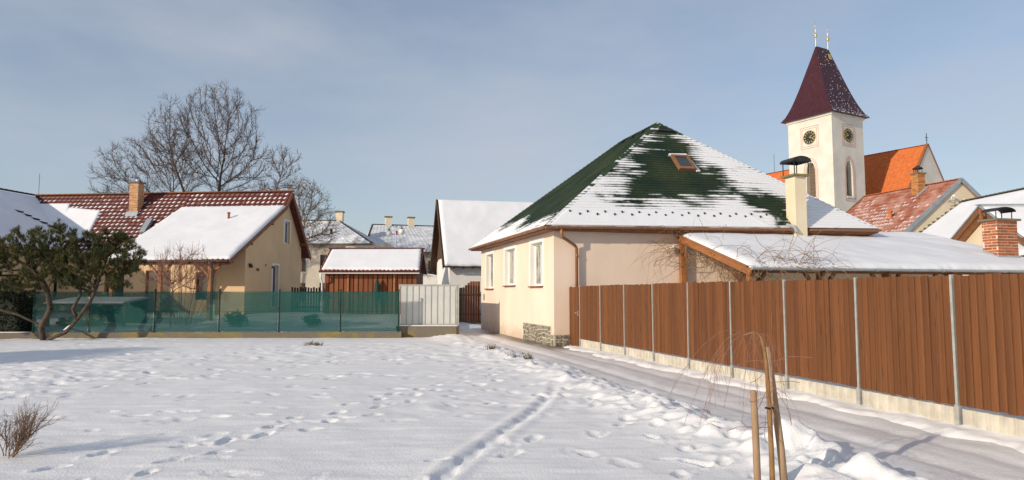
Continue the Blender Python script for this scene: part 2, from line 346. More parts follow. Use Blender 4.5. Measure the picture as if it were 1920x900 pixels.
S_, T_ = np.meshgrid(ss, tt, indexing='ij'); S_ = S_.ravel(); T_ = T_.ravel()
Px = -math.sin(ANG)*S_+math.cos(ANG)*T_; Py = math.cos(ANG)*S_+math.sin(ANG)*T_
Pz = .012 + .03*fbm(S_*.5, T_*1.2, 41, 3) + .02*fbm(S_*2.2, T_*4, 43, 3) - .030*np.exp(-((T_-5.75+.05*np.sin(S_*.7))/.13)**2) - .026*np.exp(-((T_-6.55)/.14)**2) + .016*fbm(S_*5, T_*5, 47, 3) + .018*np.clip(vnoise(S_*4.5, T_*4.5, 48)-.62, 0, 1)
Pz = np.where(T_ < 4.2, Pz-.12*(4.2-T_), Pz)
lane = npmesh('lane', np.stack([Px, Py, Pz], 1), gridfaces(len(ss), len(tt)), lane_material(), None, True); struct(lane)
bare = lane.data.attributes.new('bare', 'FLOAT', 'POINT')
bare.data.foreach_set('value', (sm(5.75, 6.75, T_)*sm(17, 20.2, S_)*(1-sm(27, 31, S_))).astype(np.float32))

# far ground and the yard behind the green fence
struct(MB().poly((-900,-300,-.16),(900,-300,-.16),(900,1500,-.16),(-900,1500,-.16)).build('ground', SNOW))
yx = np.arange(-46, -1.9, .45); yy = np.arange(25.42, 60, .45)
Y2, X2 = np.meshgrid(yy, yx, indexing='ij'); X2 = X2.ravel(); Y2 = Y2.ravel()
lim = np.minimum(X2, -2.1 - (Y2-26.0)*.20); Y2 = Y2 + .042*(X2+17.6)+.06 + np.where(X2 > -4.7, .70, 0.0)
Z2 = .14 + .5*sm(26, 36, Y2) + .18*fbm(X2*.35, Y2*.35, 5, 4)
struct(npmesh('yard_snow', np.stack([lim, Y2, Z2], 1), gridfaces(len(yy), len(yx)), SNOW, None, True))

# ------------------------------------------------------------------ roof helpers
def bil(p00, p10, p11, p01, u, v):
    p00, p10, p11, p01 = [np.array(p, float) for p in (p00, p10, p11, p01)]
    u = u[:, None]; v = v[:, None]
    return p00*(1-u)*(1-v) + p10*u*(1-v) + p11*u*v + p01*(1-u)*v
def nrm(p00, p10, p01):
    n = np.cross(np.array(p10, float)-p00, np.array(p01, float)-p00); n /= np.linalg.norm(n); return n if n[2] > 0 else -n
def slab(pts, th, name, m, parent):
    n = nrm(pts[0], pts[1], pts[-1]); return recalc(MB().prism(pts, tuple(-n*th)).build(name, m, parent))
def snow_sheet(name, parent, p00, p10, p11, p01, th=.10, nu=60, nv=24, seed=1, ragged=.06, m=None, rim=(1,1,1,1)):
    """a blanket of snow: lower edge p00-p10, upper edge p01-p11, rounded rim, ragged lower lip"""
    u, v = np.meshgrid(np.linspace(0, 1, nu), np.linspace(0, 1, nv), indexing='xy'); u = u.ravel(); v = v.ravel()
    n = nrm(p00, p10, p01); P = bil(p00, p10, p11, p01, u, v)
    L_ = np.linalg.norm(np.array(p10, float)-p00); W_ = np.linalg.norm(np.array(p01, float)-p00)
    e = np.minimum(np.minimum(u*L_+(9 if not rim[3] else 0), (1-u)*L_+(9 if not rim[1] else 0)), np.minimum(v*W_+(9 if not rim[0] else 0), (1-v)*W_+(9 if not rim[2] else 0)))
    h = th*(.12 + .88*np.sqrt(np.clip(e/(th*1.6), 0, 1)))*(1+.35*fbm(u*L_*.7, v*W_*.7, seed, 3)*2)
    dn = (np.array(p00, float)-p01)/max(W_, 1e-6)
    rag = ragged*(vnoise(u*L_*1.9, v*0, seed+3)-.5 + .6*(vnoise(u*L_*6, v*0, seed+4)-.5))*(1-sm(0, .12, v))
    P = P + n*h[:, None] + dn*rag[:, None]
    skirt = bil(p00, p10, p11, p01, u, v) - n*.01
    ring = [i for i in range(nu)] + [j*nu+nu-1 for j in range(1, nv)] + [(nv-1)*nu+i for i in range(nu-2, -1, -1)] + [j*nu for j in range(nv-2, 0, -1)]
    base = len(P); V_ = np.vstack([P, skirt[ring] + dn*rag[ring][:, None]]); F = gridfaces(nv, nu)
    k = len(ring); rf = np.array([[ring[i], base+i, base+(i+1) % k, ring[(i+1) % k]] for i in range(k)])
    o = npmesh(name, V_, np.vstack([F, rf]), m or ROOFSNOW, parent, True); return recalc(o)
def tile_roof(name, parent, p00, p10, p11, p01, nc, nr, amp, m, step=.03, seg=4):
    n = nrm(p00, p10, p01); vs_, fs = [], []
    k = nc*seg+1; u = np.linspace(0, 1, k)
    wave = amp*np.abs(np.sin(u*nc*math.pi))
    for r in range(nr):
        a = bil(p00, p10, p11, p01, u, np.full(k, r/nr)) + n*(wave+step)[:, None]
        b = bil(p00, p10, p11, p01, u, np.full(k, min((r+1.06)/nr, 1))) + n*(wave*1.0)[:, None]
        c = bil(p00, p10, p11, p01, u, np.full(k, r/nr)) - n*.02
        vs_ += [c, a, b]
    V_ = np.vstack(vs_); F = []
    i = np.arange(k-1)
    for r in range(nr):
        o = r*3*k
        for q in (0, 1): F.append(np.stack([o+q*k+i, o+q*k+i+1, o+(q+1)*k+i+1, o+(q+1)*k+i], 1))
    return stuff(npmesh(name, V_, np.vstack(F), m, parent))
def tile_snow(name, parent, p00, p10, p11, p01, nc, nr, amp, keep, step=.03, seed=3, w=.60, l=.42, th=.03):
    """small pads of snow left in the pan of each tile"""
    g = np.random.default_rng(seed); n = nrm(p00, p10, p01); mb = MB()
    for r in range(nr):
        for c in range(nc):
            u0 = (c+.5)/nc; v0 = (r+.5)/nr
            k = keep(u0, v0)
            if g.random() > k: continue
            ww = w*g.uniform(.7, 1.15)*(1.0 if k < .97 else 1.5)/nc/2; ll = l*g.uniform(.7, 1.25)/nr
            uu = np.array([c/nc+.0/nc+(.5/nc)*0 - ww, c/nc + ww, c/nc + ww*.9, c/nc - ww*.9]) + g.normal(0, .03)/nc
            uu = uu + np.array([0, 0, .22, .22])/nc; vv = np.array([v0-.45/nr, v0-.45/nr, v0-.45/nr+ll, v0-.45/nr+ll]); uu = np.clip(uu, 0, 1)
            b = bil(p00, p10, p11, p01, uu, vv); mb.prism([tuple(q + n*(amp*.35+step*.2)) for q in b], tuple(n*(th+amp*.5)))
    return stuff(recalc(mb.build(name, ROOFSNOW, parent)))
def window(parent, fr, a0, a1, b0, b1, depth, fw=.07, mull=1, framem=None, panem=None, sill=None, sillw=.09, transom=None):
    """frame, panes and sill filling the opening a0..a1 x b0..b1; fr(a, b, d)"""
    framem = framem or WHITE
    def rect(mb, x0, x1, z0, z1, d0, d1):
        q = [fr(x0, z0, d0), fr(x1, z0, d0), fr(x1, z1, d0), fr(x0, z1, d0)]
        mb.prism(q, fr(x0, z0, d1)-fr(x0, z0, d0))
    mb = MB(); d0, d1 = depth-.06, depth
    rect(mb, a0, a0+fw, b0, b1, d0, d1); rect(mb, a1-fw, a1, b0, b1, d0, d1); rect(mb, a0+fw, a1-fw, b0, b0+fw, d0, d1); rect(mb, a0+fw, a1-fw, b1-fw, b1, d0, d1)
    cuts = [a0+fw] + [a0+(a1-a0)*i/(mull+1) for i in range(1, mull+1)] + [a1-fw]
    for c in cuts[1:-1]: rect(mb, c-fw*.55, c+fw*.55, b0+fw, b1-fw, d0, d1)
    if transom: rect(mb, a0+fw, a1-fw, transom-fw*.4, transom+fw*.4, d0+.004, d1-.004)
    w = recalc(mb.build('window', framem, parent))
    for i in range(len(cuts)-1):
        MB().poly(fr(cuts[i], b0+fw, d1-.02), fr(cuts[i+1], b0+fw, d1-.02), fr(cuts[i+1], b1-fw, d1-.02), fr(cuts[i], b1-fw, d1-.02)).build('pane', panem or GLASS, w)
    if sill:
        mb = MB(); rect(mb, a0-.05, a1+.05, b0-.05, b0-.005, -sillw, depth-.01); recalc(mb.build('sill', sill, w))
    return w

# ------------------------------------------------------------------ the peach house with the green hipped roof
house = thing('bungalow', 'peach plastered house with green shingled hip roof half covered in snow', 'house', st(20.26, 6.9), ANG)
lwf = lambda a, b, d: V(d, a, b)            # left wall: a = along y, d inwards (+x)
fwf = lambda a, b, d: V(a, d, b)            # front wall
WN = [(1.14, 2.50, 1.90, 3.36), (4.50, 6.02, 1.96, 3.36), (7.95, 9.25, 1.86, 3.34)]
mb = MB().wall([(0,0),(10.3,0),(10.3,3.62),(0,3.62)], [[(a,c),(b,c),(b,d),(a,d)] for a,b,c,d in WN], lwf, .22)
mb.wall([(0,0),(11.6,0),(11.6,3.62),(0,3.62)], [], fwf, .2)
mb.poly((11.6,0,0),(11.6,10.3,0),(11.6,10.3,3.62),(11.6,0,3.62)).poly((0,10.3,0),(11.6,10.3,0),(11.6,10.3,3.62),(0,10.3,3.62))
mb.build('wall', PLASTER, house)
for a, b, c, d in WN:
    w = window(house, lwf, a, b, c, d, .22, .075, 1, WHITE, CURTAIN, BROWNW, .09)
    mb = MB(); t_ = .15                     # raised white surround, flush reveal lining
    for (x0, x1, z0, z1) in [(a-t_, a, c, d+t_), (b, b+t_, c, d+t_), (a, b, d, d+t_)]:
        mb.box(-.02, x0, z0, .0, x1, z1)
    mb.box(.004, a+.002, c, .16, a+.012, d-.002); mb.box(.004, b-.012, c, .16, b-.002, d-.002); mb.box(.004, a+.012, d-.012, .16, b-.012, d-.002)
    mb.build('surround', WHITE, w)
# meter cupboard door and small box at the far end of the wall
mb = MB().box(-.02, 9.55, 1.35, .0, 9.8, 1.62); mb.build('meter_box', GREYMET, house)
# eaves
EV = [(-.4,-.4,3.72), (12.04,-.4,3.92), (12.04,10.72,3.92), (-.4,10.72,3.72)]; R1 = (5.8,4.12,8.45); R2 = (5.8,7.54,8.45)
mb = MB(); inn = [(0,0,3.60),(11.6,0,3.60),(11.6,10.3,3.60),(0,10.3,3.60)]
for i in range(4):
    a, b = EV[i], EV[(i+1) % 4]; c, d = inn[(i+1) % 4], inn[i]
    mb.poly((a[0],a[1],a[2]-.12), (b[0],b[1],b[2]-.12), c, d)
    mb.poly(a, b, (b[0],b[1],b[2]-.12), (a[0],a[1],a[2]-.12))
mb.build('soffit', BROWNW, house)
def shingle_material():
    m = bpy.data.materials.new('green_shingle'); m.use_nodes = True; t = m.node_tree; b = t.nodes['Principled BSDF']; lk = t.links.new
    tcn = t.nodes.new('ShaderNodeTexCoord')
    n1 = t.nodes.new('ShaderNodeTexNoise'); n1.inputs['Scale'].default_value = .7; n1.inputs['Detail'].default_value = 6; lk(tcn.outputs['Object'], n1.inputs['Vector'])
    n2 = t.nodes.new('ShaderNodeTexNoise'); n2.inputs['Scale'].default_value = 9; n2.inputs['Detail'].default_value = 4; lk(tcn.outputs['Object'], n2.inputs['Vector'])
    mx = t.nodes.new('ShaderNodeMixRGB'); mx.inputs['Color1'].default_value = (.013,.029,.019,1); mx.inputs['Color2'].default_value = (.036,.050,.024,1)
    r = t.nodes.new('ShaderNodeMapRange'); r.inputs['From Min'].default_value = .40; r.inputs['From Max'].default_value = .68; lk(n1.outputs['Fac'], r.inputs[0]); lk(r.outputs[0], mx.inputs['Fac'])
    hs = t.nodes.new('ShaderNodeHueSaturation'); r3 = t.nodes.new('ShaderNodeMapRange'); r3.inputs['To Min'].default_value = .55; r3.inputs['To Max'].default_value = 1.5; lk(n2.outputs['Fac'], r3.inputs[0]); lk(r3.outputs[0], hs.inputs['Value']); lk(mx.outputs[0], hs.inputs['Color'])
    at = t.nodes.new('ShaderNodeAttribute'); at.attribute_name = 'snow'
    ad = t.nodes.new('ShaderNodeMath'); ad.operation = 'MULTIPLY_ADD'; ad.inputs[1].default_value = .35; lk(n2.outputs['Fac'], ad.inputs[0]); lk(at.outputs['Fac'], ad.inputs[2])
    r2 = t.nodes.new('ShaderNodeMapRange'); r2.inputs['From Min'].default_value = .54; r2.inputs['From Max'].default_value = .80; lk(ad.outputs[0], r2.inputs[0])
    m2 = t.nodes.new('ShaderNodeMixRGB'); m2.inputs['Color2'].default_value = (.78,.785,.81,1); lk(hs.outputs[0], m2.inputs['Color1']); lk(r2.outputs[0], m2.inputs['Fac'])
    lk(m2.outputs[0], b.inputs['Base Color']); b.inputs['Roughness'].default_value = .8; b.inputs['Specular IOR Level'].default_value = .2
    return m
SHING = shingle_material()
def pdist(px, py, poly):
    """signed distance to a polygon (negative inside)"""
    d = np.full(px.shape, 1e9); ins = np.zeros(px.shape, bool); n = len(poly)
    for i in range(n):
        ax, ay = poly[i]; bx, by = poly[(i+1) % n]; ex, ey = bx-ax, by-ay
        q = np.clip(((px-ax)*ex+(py-ay)*ey)/(ex*ex+ey*ey), 0, 1); d = np.minimum(d, np.hypot(px-ax-q*ex, py-ay-q*ey))
        c = ((ay > py) != (by > py)) & (px < ex*(py-ay)/(ey if ey else 1e-9)+ax); ins ^= c
    return np.where(ins, -d, d)
def courses(name, parent, p00, p10, p11, p01, nr, nc, cover, step=.022):
    n = nrm(p00, p10, p01); vs_, att = [], []; u = np.linspace(0, 1, nc)
    for r in range(nr):
        for v, h in ((r/nr, 0.0), (r/nr, step), ((r+.45)/nr, step*.6), ((r+1)/nr, 0.001)):
            P = bil(p00, p10, p11, p01, u, np.full(nc, v)) + n*h; cv = cover(P[:, 0], P[:, 1], P[:, 2], r, (v-r/nr)*nr); att.append(cv)
            vs_.append(P + n*(.030*np.clip((cv-.42)*2.6, 0, 1))[:, None])
    V_ = np.vstack(vs_); F = []; i = np.arange(nc-1)
    for r in range(nr):
        for q in range(3):
            o = (r*4+q)*nc; F.append(np.stack([o+i, o+i+1, o+nc+i+1, o+nc+i], 1))
    o = npmesh(name, V_, np.vstack(F), SHING, parent)
    # merge nothing: courses overlap like laid shingles
    a = o.data.attributes.new('snow', 'FLOAT', 'POINT'); a.data.foreach_set('value', np.concatenate(att).astype(np.float32)); return o
BARE1 = [(5.9,8.6),(4.75,7.5),(4.05,6.75),(3.75,6.1),(3.54,5.77),(3.4,5.3),(3.25,4.95),(5.9,4.88),(6.4,5.15),(7.15,5.55),(7.0,6.15),(6.5,6.25),(6.5,6.65),(6.63,7.75),(6.1,8.4)]
BARE2 = [(7.5,4.8),(8.4,4.95),(9.1,4.9),(8.6,3.85),(7.75,3.8),(8.0,4.25)]
def cover_front(x, y, z, r, q):
    d = np.minimum(pdist(x, z, BARE1), pdist(x, z, BARE2)+.05)
    st1 = .65*vnoise(x*.75, np.full_like(x, r*7.3), 5)+.35*vnoise(x*1.7+r*.3, z*1.4, 25); st2 = vnoise(x*3.2, np.full_like(x, r*3.1), 8)
    zone = np.exp(-((x-2.7)/1.1)**2)*(z > 4.5)*.40 + np.exp(-((x-7.2)/.8)**2-((z-6.6)/1.0)**2)*.16 + np.exp(-((x-7.9)/1.3)**2-((z-5.1)/.75)**2)*.42 + np.exp(-((z-4.85)/.3)**2)*.14
    c = .5 + np.clip(d*.85, -.6, .45) + .75*(st1-.5) + .22*(st2-.5) - zone
    c = np.where(z < 4.42, np.maximum(c, .9 - 2*np.clip(.15-pdist(x, z, BARE2), 0, .6)), c)
    return c + (.10 if q > .3 else -.34*np.clip(1.45-d, .25, 1))*np.where(z < 4.42, .2, 1)
def cover_left(x, y, z, r, q):
    st1 = vnoise(y*1.2, np.full_like(x, r*7.3), 15); st2 = vnoise(y*4.5, np.full_like(x, r*3.1), 18)
    up = (z-3.72)
    c = .62 - (up-.62-.16*np.sin(y*1.3)-np.clip((y-6)*.10, -.5, .25)+.22*(y < 1.5)*0)*1.15 + .5*(st1-.5)+.3*(st2-.5)
    return np.clip(c, 0, 1) + (.06 if q > .3 else -.22)
roof = courses('roof', house, EV[0], EV[1], R1, R1, 44, 330, cover_front); roof['label'] = 'green shingled front slope with melting snow'
courses('roof_slope', house, EV[3], EV[0], R1, R2, 44, 300, cover_left)
def cover_any(x, y, z, r, q): return np.full_like(x, .2)
courses('roof_slope', house, EV[1], EV[2], R2, R1, 44, 40, cover_any); courses('roof_slope', house, EV[2], EV[3], R2, R2, 44, 40, cover_any)
def ridge_cap(a, b, n, mt, par, w=.13):
    a = Vector(a); b = Vector(b); mb = MB()
    for i in range(n):
        p = a.lerp(b, i/n); q = a.lerp(b, (i+1.08)/n); d = (q-p).normalized(); sx = d.cross(Vector((0,0,1))).normalized()
        up = sx.cross(d).normalized()
        mb.add([p-sx*w-up*.05, p+up*.045, p+sx*w-up*.05, q-sx*w-up*.05, q+up*.025, q+sx*w-up*.05], [(0,1,4,3),(1,2,5,4),(0,2,1),(3,4,5)])
    return mb.build('ridge_cap', mt, par)
GREENCAP = mat('green_cap', (.022,.048,.022), (.036,.066,.028), 4, .8, .3, 30)
for a, b, n in [(EV[0], R1, 40), (EV[1], R1, 40), (EV[3], R2, 40), (R1, R2, 18)]: ridge_cap(a, b, n, GREENCAP, roof)
fz = lambda x, y: (3.72+.2*(x+.4)/12.44)*(1-(y+.4)/4.52)+8.45*(y+.4)/4.52
snow_sheet('eave_snow', house, (-.30,-.41,fz(-.3,-.41)+.01), (7.75,-.41,fz(7.75,-.41)+.01), (7.05,.16,fz(7.05,.16)+.02), (.50,.16,fz(.5,.16)+.02), .045, 150, 14, 77, .03)
# snow guards: two staggered rows of little hooks near the front eave
ex = (np.array(R1)-np.array(((5.8), -.4, 3.82)));
gm = MB(); gm.box(-.025, -.03, 0, .025, .015, .10); gm.box(-.02, .015, 0, .02, .10, .05); g0 = gm.build('snow_guard', mat('guard', (.03,.06,.045), None), roof)
first = True
for i in range(30):
    x = .55 + i*.30; low = i % 2; y = .02 if not low else -.07; f = (y+.4)/4.52; z = (3.72+.2*(x+.4)/12.44)*(1-f) + 8.45*f
    if first: g0.location = (x, y, z+.02); first = False
    else: inst(g0, roof, (x, y, z+.02))
# ridge vents, seen as dark slots on the slope
for (x, y, z) in [(5.35, 4.6, 8.09), (5.35, 5.55, 8.09), (5.35, 6.5, 8.09)]:
    mb = MB(); mb.prism([(x-.10,y-.2,z-.02),(x-.10,y+.2,z-.02),(x+.08,y+.2,z+.12),(x+.08,y-.2,z+.12)], (-.03,0,.05)); recalc(mb.build('roof_vent', BLACKMET, roof))
mb = MB(); mb.prism([(5.55,3.62,7.95),(6.25,3.62,7.95),(6.2,3.7,8.03),(5.6,3.7,8.03)], (0,-.07,.06)); recalc(mb.build('roof_vent', BLACKMET, roof))
# skylight
def skyl():
    n = nrm(EV[0], EV[1], R1); up = np.array(R1)-np.array((5.8,-.4,3.82)); up /= np.linalg.norm(up); ex = np.array((1,0,.016))
    c = np.array((5.78, 2.16, 6.40))
    w = bpy.data.objects.new('skylight', None)
    def P(a, b, h): return Vector(c + ex*a + up*b + n*h)
    mb = MB(); W, Hh = .35, .44
    for (a0,a1,b0,b1) in [(-W,-W+.1,-Hh,Hh),(W-.1,W,-Hh,Hh),(-W+.1,W-.1,-Hh,-Hh+.13),(-W+.1,W-.1,Hh-.1,Hh)]:
        mb.prism([P(a0,b0,-.02),P(a1,b0,-.02),P(a1,b1,-.02),P(a0,b1,-.02)], tuple(n*.17))
    o = recalc(mb.build('skylight', mat('skylight_wood', (.20,.095,.045), (.27,.13,.065), 3, .6), roof))
    MB().poly(P(-W+.1,-Hh+.13,.12),P(W-.1,-Hh+.13,.12),P(W-.1,Hh-.1,.12),P(-W+.1,Hh-.1,.12)).build('pane', GLASS, o)
    s = MB().prism([P(-W-.1,Hh,.0),P(W+.05,Hh,.0),P(W,Hh+.16,.0),P(-W-.03,Hh+.12,.0)], tuple(n*.10)); recalc(s.build('snow_cap', ROOFSNOW, o))
    s = MB().prism([P(W,-Hh-.06,.0),P(W+.16,-Hh-.04,.0),P(W+.1,Hh*.5,.0),P(W,Hh*.6,.0)], tuple(n*.07)); recalc(s.build('snow_cap', ROOFSNOW, o))
skyl()
# gutters (half-round) and downpipe
def gutter(a, b, r, name, mt, par, n=8, hooks=0):
    a = Vector(a); b = Vector(b); d = (b-a).normalized(); sx = d.cross(Vector((0,0,1))).normalized(); mb = MB()
    prof = [(math.cos(t), -math.sin(t)) for t in np.linspace(0, math.pi, n)]
    pa = [a + sx*c*r + Vector((0,0,s*r)) for c, s in prof]; pb = [p + (b-a) for p in pa]
    pai = [a + sx*c*r*.88 + Vector((0,0,s*r*.88)) for c, s in prof]; pbi = [p + (b-a) for p in pai]
    for i in range(n-1): mb.poly(pa[i], pa[i+1], pb[i+1], pb[i]); mb.poly(pai[i], pbi[i], pbi[i+1], pai[i+1])
    mb.poly(pa[0], pb[0], pbi[0], pai[0]); mb.poly(pa[-1], pai[-1], pbi[-1], pb[-1]); mb.poly(*pa); mb.poly(*pb)
    o = mb.build(name, mt, par)
    for i in range(hooks):
        p = a.lerp(b, (i+.5)/hooks); q = MB(); q.tube([p + sx*math.cos(t)*r*1.08 + Vector((0,0,-math.sin(t)*r*1.08)) for t in np.linspace(0, math.pi, 7)], .012, 4); q.build('gutter_bracket', mt, o)
    return o
gutter((-.42,-.46,3.70), (8.42,-.46,3.842), .075, 'gutter', COPPER, house, 8, 12)
gutter((9.12,-.46,3.853), (12.06,-.46,3.90), .075, 'gutter', COPPER, house, 8, 4)
gutter((-.46,10.7,3.70), (-.46,-.4,3.70), .075, 'gutter', COPPER, house, 8, 12)
mb = MB(); mb.tube([(.10,-.46,3.64),(.10,-.46,3.45),(.16,-.40,3.38),(.66,-.14,3.14),(.72,-.11,3.06),(.72,-.11,.02)], .05, 10); mb.build('downpipe', COPPER, house, True)
for z in (2.85, 1.6, .5): MB().lathe([(.056,-.03),(.062,-.03),(.062,.03),(.056,.03)], 10, (.72,-.11,z)).build('pipe_clip', COPPER, house)
# globe lamp on the front wall
mb = MB(); mb.lathe([(.0,-.10),(.06,-.085),(.10,-.03),(.10,.03),(.06,.085),(0,.10)], 12, (4.05,-.16,3.12)); lp = mb.build('wall_lamp', WHITE, house, True)
MB().tube([(4.05,0,3.2),(4.05,-.12,3.21)], .03, 8).build('lamp_bracket', WHITE, lp)
# pale chimney through the eave
ch = MB().box(8.54,-.50,2.9, 8.98,.0,5.66).build('chimney', CREAM, house)
MB().box(8.44,-.60,5.66, 9.08,.10,5.73).build('chimney_slab', OLDCONC, ch)
mb = MB()
for x in (8.5, 9.06):
    for y in (-.55, .05): mb.bar((x,y,5.74), (x,y,6.16), .025, .025)
mb.bar((8.5,-.55,6.16),(9.06,-.55,6.16),.025,.025); mb.bar((8.5,.05,6.16),(9.06,.05,6.16),.025,.025); mb.bar((8.5,-.55,6.16),(8.5,.05,6.16),.025,.025); mb.bar((9.06,-.55,6.16),(9.06,.05,6.16),.025,.025)
mb.build('cowl_legs', BLACKMET, ch)
mb = MB(); arc = [(8.78+.36*math.cos(t)*1.0, 6.16+.17*math.sin(t)) for t in np.linspace(0, math.pi, 11)]
for i in range(10):
    (x0,z0),(x1,z1) = arc[i], arc[i+1]; mb.poly((x0,-.62,z0),(x1,-.62,z1),(x1,.12,z1),(x0,.12,z0)); mb.poly((x0,-.62,z0+.02),(x1,-.62,z1+.02),(x1,.12,z1+.02),(x0,.12,z0+.02))
mb.poly(*[(x,-.62,z) for x, z in arc]); mb.poly(*[(x,.12,z) for x, z in arc])
mb.build('cowl_hood', BLACKMET, ch)
# flashing where the chimney meets the eave
mb = MB().tube([(8.3,-.30,3.98),(8.46,-.5,3.90),(8.5,-.58,3.72)], .07, 8); mb.build('flashing', GREYMET, ch)
# stone plinth at the corner: each stone on its own
pl = MB().box(-.03,.24,0,-.004,3.3,.63); pl.box(-.03,-.03,0,-.004,.24,.38); pl.box(-.004,-.03,0,.43,-.004,.38); plo = pl.build('stone_plinth', MORTAR, house)
def rock(seed):
    g = random.Random(seed); mb = MB(); k = 8
    ring = lambda s, y: [(math.copysign(abs(math.cos(a))**.55, math.cos(a))*.5*s*g.uniform(.86,1.0), y, math.copysign(abs(math.sin(a))**.55, math.sin(a))*.5*s*g.uniform(.86,1.0)) for a in [2*math.pi*(i+.5)/k for i in range(k)]]
    a = ring(1.0, 0); b = ring(.96, -.6); c = ring(.70, -1.0); mb.add(a+b+c, [(i,(i+1)%k,k+(i+1)%k,k+i) for i in range(k)] + [(k+i,k+(i+1)%k,2*k+(i+1)%k,2*k+i) for i in range(k)] + [tuple(range(2*k,3*k))])
    return mb
g = random.Random(4); rocks = []
def stones(L0, L1, H0, H1, face):
    cells = []
    def cut(a0, a1, z0, z1):
        w, h = a1-a0, z1-z0
        if w > .34 or (w > .17 and w > h*1.1 and g.random() < .8): c = a0+w*g.uniform(.36,.64); cut(a0, c, z0, z1); cut(c, a1, z0, z1)
        elif h > .27 or (h > .17 and g.random() < .55): c = z0+h*g.uniform(.36,.64); cut(a0, a1, z0, c); cut(a0, a1, c, z1)
        else: cells.append((a0, a1, z0, z1))
    cut(L0, L1, H0, H1)
    for a0, a1, z0, z1 in cells:
        if len(rocks) < 8: o = recalc(rock(len(rocks)).build('stone', STONE, plo)); rocks.append(o)
        else: o = inst(g.choice(rocks), plo)
        c = ((a0+a1)/2, (z0+z1)/2); dp = g.uniform(.022,.05)
        if face == 'L': o.location = (-.028, c[0], c[1]); o.rotation_euler = (0,g.uniform(-.08,.08),-math.pi/2)
        else: o.location = (c[0], -.028, c[1]); o.rotation_euler = (0,0,0)
        o.scale = (a1-a0-.012, dp, z1-z0-.012)
stones(.26, 3.28, .0, .62, 'L'); stones(-.02, .24, 0, .37, 'L'); stones(.0, .42, 0, .37, 'F')

# ------------------------------------------------------------------ lean-to shelter with snowy roof and the brick chimney
LT = thing('lean_to', 'low timber lean-to with smooth snowy roof and brick chimney behind the fence', 'shelter', st(16.35, 11.23), ANG)
sl_ = .3145
def zr(y): return 2.36 + sl_*y
def zq(x, y): return (x, y, zr(y))
slab([zq(0,0), zq(11.7,0), zq(10.8,4.8), zq(7.6,4.8), zq(7.6,3.85), zq(0,3.85)], .10, 'roof_deck', BROWNW, LT)
# the snow in two sheets that meet edge to edge
snow_sheet('roof_snow', LT, zq(-.02,-.06), zq(11.75,-.06), zq(11.3,3.84), zq(.02,3.84), .15, 190, 50, 3, .05, rim=(1,1,0,1))
snow_sheet('roof_snow', LT, zq(7.7,3.84), zq(11.3,3.84), zq(10.8,4.9), zq(7.7,4.9), .15, 60, 16, 4, .0, rim=(0,1,1,1))
gutter((-.05,-.16,2.36), (11.8,-.16,2.36), .075, 'gutter', GREYMET, LT, 8, 10)
MB().bar((-.03,-.10,zr(-.1)-.10), (-.03,3.8,zr(3.8)-.10), .05, .20).build('barge_board', ORANGEW, LT)
MB().bar((-.09,-.02,zr(0)+.03), (-.09,3.8,zr(3.8)+.03), .08, .03).build('verge_trim', ORANGEW, LT)
for x in (.12, 2.4, 4.7, 7.0, 9.3, 11.0):
    MB().box(x-.07,.10,0, x+.07,.24,2.22).build('post', ORANGEW if x < 1 else BROWNW, LT)
    mb = MB(); mb.bar((x+.07,.17,1.72),(x+.5,.17,2.22),.09,.09); mb.bar((x-.07,.17,1.72),(x-.5,.17,2.22),.09,.09); mb.build('brace', BROWNW, LT)
    MB().bar((x,0,zr(0)-.17),(x,3.8,zr(3.8)-.17),.09,.13).build('rafter', BROWNW, LT)
MB().box(.0,3.70,0,.2,3.86,3.45).build('post', ORANGEW, LT)
MB().box(0,.10,2.22,11.2,.24,2.36).build('wall_plate', BROWNW, LT)
MB().box(2.2,3.2,0,11.0,3.4,2.9).build('back_wall', CREAM, LT)
